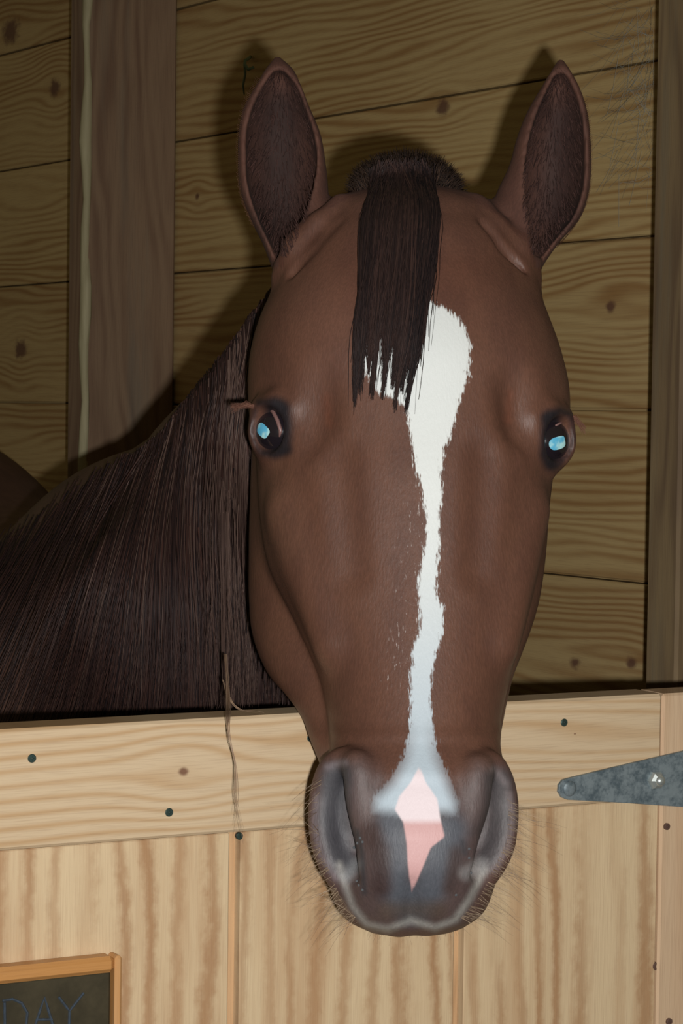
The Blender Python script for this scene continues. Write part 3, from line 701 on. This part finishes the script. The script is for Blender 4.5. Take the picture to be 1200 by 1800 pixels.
blaze = [(744, 520), (765, 535), (795, 550), (815, 575), (826, 610), (822, 660), (806, 705), (796, 745), (780, 790), (773, 830), (776, 870), (770, 920), (773, 960), (768, 1000), (766, 1040), (779, 1070),
         (777, 1110), (766, 1150), (757, 1190), (757, 1240), (761, 1290), (772, 1330), (792, 1370), (808, 1410), (805, 1436), (770, 1436), (735, 1450), (700, 1440), (650, 1432), (652, 1400), (685, 1370), (708, 1330),
         (720, 1290), (722, 1240), (722, 1190), (726, 1140), (738, 1110), (738, 1070), (735, 1020), (744, 980), (750, 940), (750, 900), (742, 860), (730, 820), (722, 770), (715, 715), (695, 700), (665, 690), (640, 650), (630, 600), (632, 570), (660, 545), (700, 530)]
snip = [(737, 1345), (748, 1375), (768, 1405), (774, 1440), (781, 1471), (757, 1490), (742, 1525), (724, 1568), (719, 1540), (714, 1480), (708, 1445), (694, 1423), (702, 1400), (722, 1375)]
bl = np.where(front, sdpoly(blaze), 60.); sn = np.where(front, sdpoly(snip), 60.)
fleck = np.minimum(pdist([(735, 880), (715, 980), (728, 1050)]), pdist([(728, 1050), (715, 1120), (690, 1190)])); fleck = np.where(front, fleck, 200.)
furmat = NT('chestnut_coat'); s = furmat
at = s.attr('coat').outputs['Vector']; P3 = s.attr('face').outputs['Vector']
fx, fy, fz = s.sep(P3)
hv = s.vec(s.math('MULTIPLY', fx, 700.), s.math('MULTIPLY', fy, 160.), s.math('MULTIPLY', fz, 700.))
hn = s.noise(hv, 1., 3., .6); hn2 = s.noise(s.vec(s.math('MULTIPLY', fx, 45.), s.math('MULTIPLY', fy, 16.), s.math('MULTIPLY', fz, 30.)), 1., 4., .6)
hn3 = s.noise(s.vec(s.math('MULTIPLY', fx, 680.), s.math('MULTIPLY', s.math('ADD', fy, s.math('MULTIPLY', fx, .5)), 130.), s.math('MULTIPLY', fz, 200.)), 1., 4., .65)
m_att = s.attr('marks').outputs['Vector']; mb_, ms_, mf_ = s.sep(m_att)
c = s.mix(s.ramp(hn2, .3, .7, .0, .55), at, s.mix(1., at, (.62, .58, .62, 1), 'MULTIPLY'))
c = s.mix(s.ramp(hn, .3, .75, .0, .35), c, s.mix(1., c, (1.7, 1.6, 1.6, 1), 'MULTIPLY'))
fl_ = s.math('MULTIPLY', s.ramp(mf_, 10., 42., 1., 0.), s.ramp(hn3, .60, .72, 0., .75)); c = s.mix(fl_, c, (.55, .50, .47, 1))
edge = s.math('ADD', mb_, s.math('MULTIPLY', s.math('SUBTRACT', hn3, .5), 34.))
bm_ = s.ramp(edge, -3., 4., 1., 0.)
low = s.ramp(fy, -.19, .02, 1., 0.)                      # the mark thins to blue-grey skin near the nose
white = s.mix(low, (.70, .73, .71, 1), (.44, .52, .58, 1))
lowm = s.ramp(fy, -.208, -.182, 0.40, 1.)
bm2 = s.math('MULTIPLY', bm_, s.ramp(s.math('ADD', s.math('MULTIPLY', s.math('SUBTRACT', hn2, .5), .02), fy), -.212, -.196, .0, 1.))
soft_b = s.ramp(mb_, -26., 8., 1., 0.)
bmf = s.math('MULTIPLY', bm2, s.math('ADD', s.math('MULTIPLY', s.math('SUBTRACT', 1., low), 1.), s.math('MULTIPLY', low, s.math('MULTIPLY_ADD', s.ramp(fy, -.19, -.13, 1., 0.), s.math('SUBTRACT', soft_b, 1.), 1.))))
c = s.mix(bmf, c, white)
sm = s.ramp(s.math('ADD', ms_, s.math('MULTIPLY', s.math('SUBTRACT', hn2, .5), 6.)), -2.5, 2.5, 1., 0.)
pink = s.mix(s.ramp(fy, -.209, -.203), (.56, .33, .32, 1), (.74, .64, .66, 1))
c = s.mix(sm, c, pink)
s.bump(s.math('ADD', hn, s.math('MULTIPLY', hn3, .8)), .28, .0010)
s.b.inputs['Sheen Weight'].default_value = .0; s.b.inputs['Sheen Roughness'].default_value = .4
s.b.inputs['Sheen Tint'].default_value = (.9, .85, .95, 1)
s.fin(c, s.math('ADD', s.attr('gloss').outputs['Fac'], s.math('MULTIPLY', s.math('SUBTRACT', hn2, .5), .2)), .42)
glo = np.full(len(Vw), .50); glo[(PY < 470) & (PD > 1.785)] = .85; glo += .3 * np.clip((470 - PY) / 150, 0, 1) * (PD < 1.785); glo += .08 * soft(pdist([(560, 1400), (900, 1400)]), 60, 60)
glo = np.clip(glo, .3, .9)
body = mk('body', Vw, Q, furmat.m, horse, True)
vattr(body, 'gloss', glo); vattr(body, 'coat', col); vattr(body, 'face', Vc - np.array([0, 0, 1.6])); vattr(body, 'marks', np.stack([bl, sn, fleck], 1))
bvh = BVHTree.FromPolygons(Vw.tolist(), Q.tolist())

# ---- hooves
m_hoof = NT('dark_hoof').fin((.05, .04, .035, 1), .5)
for (x_, y_, z_) in legs:
    V, F = tube([(x_, y_, .075), (x_, y_ - .012, .03), (x_, y_ - .02, 0.001)], [.046, .060, .068], 20); mk('hoof', V, F, m_hoof, horse, True)

# ---- eyes
def ball(c, r, M, n=40, m=24, zmin=-1.):
    V = []; F = []
    for i in range(m + 1):
        t = math.pi * i / m * (1. if zmin <= -1 else math.acos(zmin) / math.pi)
        for j in range(n):
            p_ = 2 * math.pi * j / n; l = np.array([math.sin(t) * math.cos(p_), math.sin(t) * math.sin(p_), math.cos(t)]) * r
            V.append(c2w(np.asarray(c) + l @ M))
    for i in range(m):
        for j in range(n): F.append([i * n + j, i * n + (j + 1) % n, (i + 1) * n + (j + 1) % n, (i + 1) * n + j])
    return V, F
m_eye = NT('dark_eye'); m_eye.b.inputs['Coat Weight'].default_value = .6; m_eye.b.inputs['Coat Roughness'].default_value = .03
m_eye = m_eye.fin((.012, .009, .012, 1), .12, .6)
m_pup = NT('painted_blue_eyeshine'); g = m_pup.t.nodes.new('ShaderNodeTexCoord')  # flash eyeshine given as a fixed blue base colour
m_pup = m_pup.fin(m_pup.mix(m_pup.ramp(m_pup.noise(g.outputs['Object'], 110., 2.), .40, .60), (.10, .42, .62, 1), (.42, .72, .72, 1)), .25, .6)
m_lid = NT('pinkish_eyelid_rim').fin((.20, .11, .10, 1), .35, .6)
for i, (c_, n_, M, RE) in enumerate(EYES):
    V, F = ball(c_, RE, M); e = fixn(mk('eye', V, F, m_eye, horse, True))
    e['label'] = 'dark glossy eye with blue flash reflection'
    # pupil: horizontal lozenge on the ball, flash eyeshine painted in blue
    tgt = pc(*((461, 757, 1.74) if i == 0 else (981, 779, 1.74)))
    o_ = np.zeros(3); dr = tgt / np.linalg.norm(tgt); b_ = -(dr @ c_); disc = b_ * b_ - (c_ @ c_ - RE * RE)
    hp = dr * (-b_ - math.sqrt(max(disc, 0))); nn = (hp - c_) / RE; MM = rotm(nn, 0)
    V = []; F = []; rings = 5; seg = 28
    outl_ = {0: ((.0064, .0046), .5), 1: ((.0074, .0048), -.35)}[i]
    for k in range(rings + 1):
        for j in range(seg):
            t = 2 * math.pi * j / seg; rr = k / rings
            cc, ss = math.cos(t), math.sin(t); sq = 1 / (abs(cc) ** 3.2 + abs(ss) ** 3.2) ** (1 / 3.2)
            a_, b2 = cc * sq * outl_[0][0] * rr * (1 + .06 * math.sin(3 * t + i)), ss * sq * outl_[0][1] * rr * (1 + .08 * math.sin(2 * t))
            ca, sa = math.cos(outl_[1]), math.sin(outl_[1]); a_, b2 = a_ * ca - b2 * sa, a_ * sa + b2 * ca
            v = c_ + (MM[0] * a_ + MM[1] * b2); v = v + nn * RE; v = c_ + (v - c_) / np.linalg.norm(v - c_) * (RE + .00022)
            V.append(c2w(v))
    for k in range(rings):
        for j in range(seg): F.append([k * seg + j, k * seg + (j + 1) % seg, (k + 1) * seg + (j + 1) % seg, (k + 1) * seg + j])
    pu = fixn(mk('pupil', V, F, m_pup, e, True)); pu['label'] = 'pupil with flash eyeshine painted pale blue'
# pale inner lid rim of each eye
for pts in ([(452, 716), (468, 714), (480, 724), (488, 740), (493, 757), (491, 768)], [(976, 748), (984, 744), (991, 741)]):
    P_ = []
    for (px, py) in pts:
        o_ = Vector(CAM); r_ = Vector(ray(px, py)); h_ = bvh.ray_cast(o_, r_.normalized()); c_, n_, M, RE = EYES[0 if px < 700 else 1]
        rr_ = ray(px, py); L = np.linalg.norm(rr_)
        dr = np.array([(px - 600) / FPX, -(py - 900) / FPX, 1.]); dr /= np.linalg.norm(dr); b_ = -(dr @ c_); disc = b_ * b_ - (c_ @ c_ - (RE + .001) ** 2)
        t_ = -b_ - math.sqrt(max(disc, 0)); P_.append(c2w(dr * t_))
    V, F = tube(P_, [.0006] + [.0015 if len(P_) > 3 else .0009] * (len(P_) - 2) + [.0006], 8); mk('eyelid_rim', V, F, m_lid, horse, True)

# ------------------------------------------------------------------ hair as thin three-sided strands
def strands(name, A, r0, mat, parent, tip=.25, rnd=None):
    A = np.asarray(A, float); S_, M_, _ = A.shape
    t = np.gradient(A, axis=1); t /= np.linalg.norm(t, axis=2)[..., None] + 1e-12
    ref = np.array([.3, -1., .2]); a = np.cross(t, ref); a /= np.linalg.norm(a, axis=2)[..., None] + 1e-9; b = np.cross(t, a)
    r = (np.broadcast_to(np.asarray(r0, float), (S_,))[:, None] * np.linspace(1, tip, M_)[None, :])[..., None]
    V = np.stack([A + r * (a * math.cos(k) + b * math.sin(k)) for k in (0, 2.094, 4.189)], 2)     # S M 3 3
    base = (np.arange(S_)[:, None] * M_ + np.arange(M_ - 1)[None]).ravel() * 3
    F = np.concatenate([np.stack([base + k, base + (k + 1) % 3, base + 3 + (k + 1) % 3, base + 3 + k], 1) for k in range(3)])
    o = mk(name, V.reshape(-1, 3), F, mat, parent, True)
    rn = rng.random(S_) if rnd is None else rnd
    vattr(o, 'rnd', np.repeat(rn, M_ * 3)); vattr(o, 'along', np.tile(np.repeat(np.linspace(0, 1, M_), 3), S_))
    return o
def hairmat(name, a, b, rough=.42, spec=.5, tipc=None):
    s = NT(name); r = s.attr('rnd').outputs['Fac']; c = s.mix(r, a, b)
    if tipc: c = s.mix(s.ramp(s.attr('along').outputs['Fac'], .4, 1., 0., .7), c, tipc)
    return s.fin(c, rough, spec)
def depth_at(px, py, default):
    h_ = bvh.ray_cast(Vector(CAM), Vector(ray(px, py)).normalized())
    if h_[0] is None: return default
    return float((np.array(h_[0]) - CAM) @ Fw)
def curve_px(ctrl, M_):
    """Catmull-Rom through control points (any dimension)"""
    C_ = np.array(ctrl, float); C_ = np.vstack([2 * C_[0] - C_[1], C_, 2 * C_[-1] - C_[-2]]); n = len(C_) - 3
    t = np.linspace(0, n - 1e-6, M_); i = t.astype(int); f = (t - i)[:, None]; p0, p1, p2, p3 = C_[i], C_[i + 1], C_[i + 2], C_[i + 3]
    return .5 * (2 * p1 + (p2 - p0) * f + (2 * p0 - 5 * p1 + 4 * p2 - p3) * f**2 + (3 * p1 - p0 - 3 * p2 + p3) * f**3)

# mane: roots along the crest, falling over the near side of the neck
m_mane = hairmat('dark_chestnut_mane', (.010, .007, .008, 1), (.070, .032, .024, 1), .55, .25)
m_mane_pale = hairmat('pale_mane_strands', (.05, .028, .023, 1), (.15, .095, .075, 1), .5, .3)
root = np.array([(486, 490, 1.90), (462, 520, 1.93), (430, 560, 1.97), (395, 610, 2.02), (350, 665, 2.08), (318, 705, 2.12), (285, 752, 2.18), (240, 785, 2.24), (190, 800, 2.30), (130, 835, 2.34), (70, 880, 2.3), (0, 925, 2.25), (-70, 950, 2.2)], float)
foot = np.array([(470, 1262), (455, 1275), (435, 1285), (402, 1290), (355, 1295), (275, 1300), (175, 1305), (75, 1310), (-10, 1310), (-80, 1310), (-150, 1310), (-200, 1310), (-260, 1310)], float)
def at_(tab, t): x = t * (len(tab) - 1); i = min(int(x), len(tab) - 2); return tab[i] * (1 - (x - i)) + tab[i + 1] * (x - i)
def mane_strand(t, layer, M_=16, jit=1.0, length=1.0):
    r_ = at_(root, t); f_ = at_(foot, t); wv = rng.normal(0, 1, 8)
    x0, y0 = r_[0] + abs(wv[0]) * 8, r_[1] + abs(wv[1]) * 10 + 2 + 60 * max(0, t - .55) * abs(wv[4])
    x1, y1 = f_[0] + wv[2] * 26 * jit, y0 + (f_[1] - y0) * length
    ph = rng.random() * 6.28; xs_ = []
    bow = -30 * (1 - t) ** 1.5
    for s_ in np.linspace(0, 1, 7):
        e = s_ ** .8
        x_ = x0 + (x1 - x0) * (s_ ** (.75 + .35 * t)) + bow * math.sin(math.pi * min(s_ * 1.3, 1)) + 4 * jit * math.sin(ph + s_ * 5) * s_ + wv[3] * 4 * math.sin(math.pi * s_)
        xs_.append((x_, y0 + (y1 - y0) * s_))
    P_ = curve_px(xs_, M_); out = []
    dprev = r_[2]
    D_ = np.array([depth_at(p_[0], p_[1], np.nan) for p_ in P_])
    D_[D_ < 1.84] = np.nan
    idx = np.arange(M_); ok = ~np.isnan(D_)
    D_ = np.interp(idx, idx[ok], D_[ok]) if ok.sum() > 1 else np.full(M_, r_[2])
    D_ = np.minimum(D_, r_[2] + .12)
    pd_ = np.pad(D_, 1, mode='edge'); D_ = np.minimum(np.minimum(pd_[:-2], pd_[2:]), D_)
    D_ = np.minimum(np.convolve(np.pad(D_, 2, mode='edge'), np.ones(5) / 5, 'valid'), D_)
    lift = layer * (.35 + .65 * np.sin(np.pi * np.clip(idx / (M_ - 1), 0, .75)))
    return np.array([pw(p_[0], p_[1], max(dd_ - l_, 1.80)) for p_, dd_, l_ in zip(P_, D_, lift)])
A = []; rd = []
locks = rng.random(70) ** 1.25; lockc = rng.random(70)
for i in range(5200):
    j = rng.integers(70); t = float(np.clip((locks[j] + rng.normal(0, .022)) ** 1.0, 0, 1)) if i % 2 else float(rng.random())
    if t > .46 and rng.random() < min(.88, (t - .46) * 4.5): continue
    A.append(mane_strand(t, rng.uniform(.004, .028), 20, 1.0, rng.uniform(.8, 1.06)))
    rd.append(np.clip(.35 * lockc[j] + .65 * rng.random() ** 2.2, 0, 1))
strands('mane', np.array(A), rng.uniform(.00035, .0009, len(A)), m_mane, horse, .35, np.array(rd))
A = [mane_strand(float(np.clip(abs(rng.normal(.18, .22)), 0.02, .9)), rng.uniform(.026, .036), 20, 1.0, rng.uniform(.9, 1.05)) for i in range(170)]
# bundle that lies pale near the jaw
for i in range(46):
    x_ = rng.normal(400, 20); A.append(np.array([pw(*p_) for p_ in curve_px([(x_ + 10, rng.uniform(690, 880), 1.97), (x_ - 2, 900, 1.93), (x_, 1040, 1.91), (x_ + rng.normal(0, 6), 1160, 1.88), (x_ + rng.normal(2, 10), 1270, 1.86)], 20)]))
o = strands('mane_strands', np.array(A), rng.uniform(.0002, .00042, len(A)), m_mane_pale, horse); o['label'] = 'pale loose strands of the mane'
# stray lock that hangs over the door, and a curl
A = []
for i in range(8):
    a_ = rng.normal(0, 2, 5)
    A.append([pw(*p_) for p_ in curve_px([(396 + a_[0], 1150, 1.80), (402 + a_[1], 1235, 1.73), (402 + a_[1], 1262, 1.685), (403 + a_[2] * .5, 1300, 1.675), (414 + a_[3] * .5, 1345, 1.675), (415 + a_[3] * 1.4, 1400, 1.678), (422 + a_[4] * 3, 1400 + rng.uniform(10, 90), 1.68)], 26)])
for i in range(7):
    a_ = rng.normal(0, 2, 5)
    A.append([pw(*p_) for p_ in curve_px([(392 + a_[0], 1195, 1.80), (402 + a_[1], 1225, 1.78), (420 + a_[2], 1246, 1.77), (450, 1254 + a_[3], 1.76), (480 + a_[0] * 3, 1256 + a_[4], 1.76)], 26)])
o = strands('mane_lock', np.array(A), .00028, hairmat('brown_lock_hair', (.20, .12, .075, 1), (.35, .24, .16, 1)), horse); o['label'] = 'thin stray lock hanging over the door rail'

# forelock
m_fore = hairmat('dark_forelock', (.011, .008, .009, 1), (.060, .032, .026, 1), .45, .4)
A = []; rd = []
Ltab = np.array([(330, 655, 760), (380, 640, 770), (400, 640, 768), (450, 636, 762), (500, 634, 757), (550, 629, 750), (600, 624, 744), (640, 622, 738), (690, 620, 728), (740, 618, 722)], float)
NL = 15; flk = (np.arange(NL) + .5 + .3 * (rng.random(NL) - .5)) / NL; flc = rng.random(NL)
fle = np.array([728, 690, 600, 655, 700, 590, 640, 700, 610, 680, 735, 690, 650, 745, 640], float)
for i in range(2500):
    j = rng.integers(NL); t = np.clip(flk[j] + rng.normal(0, .055 if i % 9 else .13), -.02, 1.02)
    yend = min(fle[j] - abs(rng.normal(0, 62)) + 5, 735)
    th = rng.uniform(-1.1, 1.1); y0 = 318 - 26 * math.cos(th * 1.2) + rng.normal(0, 6); x0 = 705 + (t - .5) * 70 + rng.normal(0, 8); pts = [(x0, y0)]
    nst = 7; wig = rng.normal(0, 3); stray = rng.normal(0, 14) if i % 22 == 0 else 0
    for k in range(1, nst + 1):
        y_ = y0 + (yend - y0) * k / nst; xl = np.interp(y_, Ltab[:, 0], Ltab[:, 1]); xr = np.interp(y_, Ltab[:, 0], Ltab[:, 2])
        q_ = np.clip((y_ - 400) / (fle[j] - 400), 0, 1) ** 1.1
        tt = t + (flk[j] - t) * q_ * .93
        yend = min(yend, 700 + 30 * ((i * .618) % 1)); pts.append((xl + (xr - xl) * tt + rng.normal(0, 1.3) + (stray * k / nst) + wig * math.sin(k * .9 + j), y_))
    P_ = curve_px(pts, 14); lift = rng.uniform(.003, .016)
    arch = [lift * (.5 + .5 * math.sin(math.pi * min(1, .15 + k / 13))) for k in range(14)]
    D_ = np.array([depth_at(p_[0], p_[1], 1.80) for p_ in P_]); D_ = np.minimum(D_, 1.82)
    A.append([pw(p_[0], p_[1], dd_ - l_) for p_, dd_, l_ in zip(P_, D_, arch)]); rd.append(np.clip(.4 * flc[j] + .6 * rng.random() ** 2, 0, 1))
strands('forelock', np.array(A), rng.uniform(.0003, .0006, len(A)), m_fore, horse, .25, np.array(rd))
# poll tuft: short upright bristles of the clipped bridle path
A = []
for i in range(5200):
    a_ = rng.uniform(-1, 1); x0 = 712 + 84 * a_; y0 = 345 - 42 * math.sqrt(max(0, 1 - a_ * a_)) + rng.uniform(-10, 14); d0 = 1.80 + rng.uniform(-.005, .075)
    L = rng.uniform(18, 40) * (1 - .25 * abs(a_)); ang = a_ * .9 + rng.normal(0, .22)
    x1, y1 = x0 + math.sin(ang) * L, y0 - math.cos(ang) * L
    A.append([pw(x0, y0 + 8, d0), pw((x0 + x1) / 2, (y0 + y1) / 2, d0 + .002), pw(x1 + rng.normal(0, 2), y1, d0 + rng.normal(.003, .006))])
strands('poll_tuft', np.array(A), rng.uniform(.0003, .0006, len(A)), hairmat('short_poll_hair', (.014, .010, .009, 1), (.065, .038, .025, 1), .6, .2), horse, .2)
# ear fringe hairs
A = []
m_ear = hairmat('ear_fringe', (.10, .045, .03, 1), (.20, .09, .06, 1))
for rim_ in ([(455, 140), (430, 185), (419, 240), (419, 300), (425, 350), (445, 400)], [(1028, 180), (1037, 240), (1037, 300), (1032, 350), (1012, 395), (980, 435)]):
    C_ = curve_px(rim_, 90)
    for k in range(90):
        d_ = depth_at(C_[k][0] + (4 if C_[k][0] < 720 and C_[k][0] < 500 else -4), C_[k][1], 1.82); cx_ = 495 if C_[k][0] < 720 else 970
        sgx = np.sign(C_[k][0] - cx_); A.append([pw(C_[k][0] - sgx * 3, C_[k][1], min(d_, 1.84)), pw(C_[k][0] + sgx * 2, C_[k][1] - 3, 1.83), pw(C_[k][0] + sgx * rng.uniform(2, 5), C_[k][1] - rng.uniform(3, 9), 1.83)])
    strands('ear_hair', np.array(A), .00025, m_ear, horse); A = []
# fuzz inside the ears
m_fz = hairmat('ear_fuzz', (.022, .012, .010, 1), (.11, .055, .045, 1), .7, .2)
for (tab_, sg_) in ((cupL, 1), (cupR, -1)):
    A = []
    ys_ = [r_[0] for r_ in tab_]
    for i in range(1100):
        y_ = rng.uniform(ys_[0], ys_[-1]); xl = np.interp(y_, ys_, [r_[1] for r_ in tab_]); xr = np.interp(y_, ys_, [r_[2] for r_ in tab_])
        e_ = rng.beta(.8, .8); x_ = xl + (xr - xl) * e_; d_ = depth_at(x_, y_, np.nan)
        if not (1.77 < d_ < 1.90): continue
        L = rng.uniform(8, 24); lean = (.5 - e_) * 14 + rng.normal(0, 3)
        A.append([pw(x_, y_, d_ + .001), pw(x_ + lean * .5, y_ - L * .5, d_ - .0035), pw(x_ + lean, y_ - L, min(d_ - .003, depth_at(x_ + lean, y_ - L, 1.85) - .0015))])
    strands('ear_fuzz', np.array(A), .0003, m_fz, horse, .3)
# whiskers
A = []
def whisk(px, py, ang, L, d0=None):
    d_ = depth_at(px, py, 1.65) if d0 is None else d0; dx, dy = math.cos(ang), math.sin(ang); sag = rng.uniform(0, .25) * L
    return [pw(px, py, d_), pw(px + dx * L * .35, py + dy * L * .35, d_ - .004), pw(px + dx * L * .7, py + dy * L * .7 + sag * .3, d_ - .003), pw(px + dx * L, py + dy * L + sag, d_ + .004)]
def along(pts, t):
    P_ = np.array(pts, float); x = t * (len(P_) - 1); i = min(int(x), len(P_) - 2); return P_[i] * (1 - x + i) + P_[i + 1] * (x - i)
m_wh = hairmat('whisker_hair', (.10, .06, .04, 1), (.40, .30, .20, 1)); m_la = hairmat('reddish_lashes', (.12, .05, .035, 1), (.24, .12, .08, 1))
for i in range(95):
    p_ = along([(562, 1360), (550, 1420), (556, 1490), (578, 1545), (598, 1590), (625, 1620)], rng.random() ** .7); A.append(whisk(p_[0] + 6, p_[1], math.pi + rng.normal(-.55, .25) * (1 if rng.random() < .8 else -1), rng.uniform(25, 95)))
strands('whiskers', np.array(A), .00016, m_wh, horse, .3); A = []
for i in range(95):
    p_ = along([(888, 1360), (900, 1420), (896, 1480), (872, 1530), (850, 1575), (815, 1615)], rng.random() ** .7); A.append(whisk(p_[0] - 6, p_[1], rng.normal(.35, .22), rng.uniform(25, 105)))
strands('whiskers', np.array(A), .00016, m_wh, horse, .3); A = []
for i in range(40):
    x_ = rng.uniform(650, 800); A.append(whisk(x_, 1618, math.pi / 2 + rng.normal(0, .35) - (x_ - 725) * .006, rng.uniform(12, 45), 1.65))
strands('chin_whiskers', np.array(A), .00016, m_wh, horse, .3); A = []
for i in range(70):
    t = rng.random(); A.append([pw(446 + 12 * t, 716 + rng.normal(0, 2), 1.735), pw(428 + 8 * t, 712 + rng.normal(0, 3), 1.73), pw(404 + 8 * t, 716 + rng.normal(0, 5), 1.725)])
strands('eyelashes', np.array(A), .00028, m_la, horse); A = []
for i in range(50):
    t = rng.random(); A.append([pw(1004 - 8 * t, 732 + rng.normal(0, 2), 1.742), pw(1014 - 4 * t, 737 + rng.normal(0, 3), 1.738), pw(1030 - 8 * t, 755 + rng.normal(0, 5), 1.732)])
strands('eyelashes', np.array(A), .00028, m_la, horse)
# drops of moisture in the nostrils
m_wet = NT('wet_drop'); m_wet.b.inputs['Coat Weight'].default_value = 1.; m_wet = m_wet.fin((.10, .11, .12, 1), .06, 1.)
for (px, py) in ((628, 1482), (633, 1473), (637, 1480), (627, 1549), (637, 1564), (824, 1492), (824, 1508), (827, 1534), (801, 1573), (622, 1490), (631, 1556)):
    d_ = depth_at(px, py, 1.62); V, F = ball(pc(px, py, d_ + .0004), .0011, np.eye(3), 12, 8); mk('droplet', V, F, m_wet, horse, True)
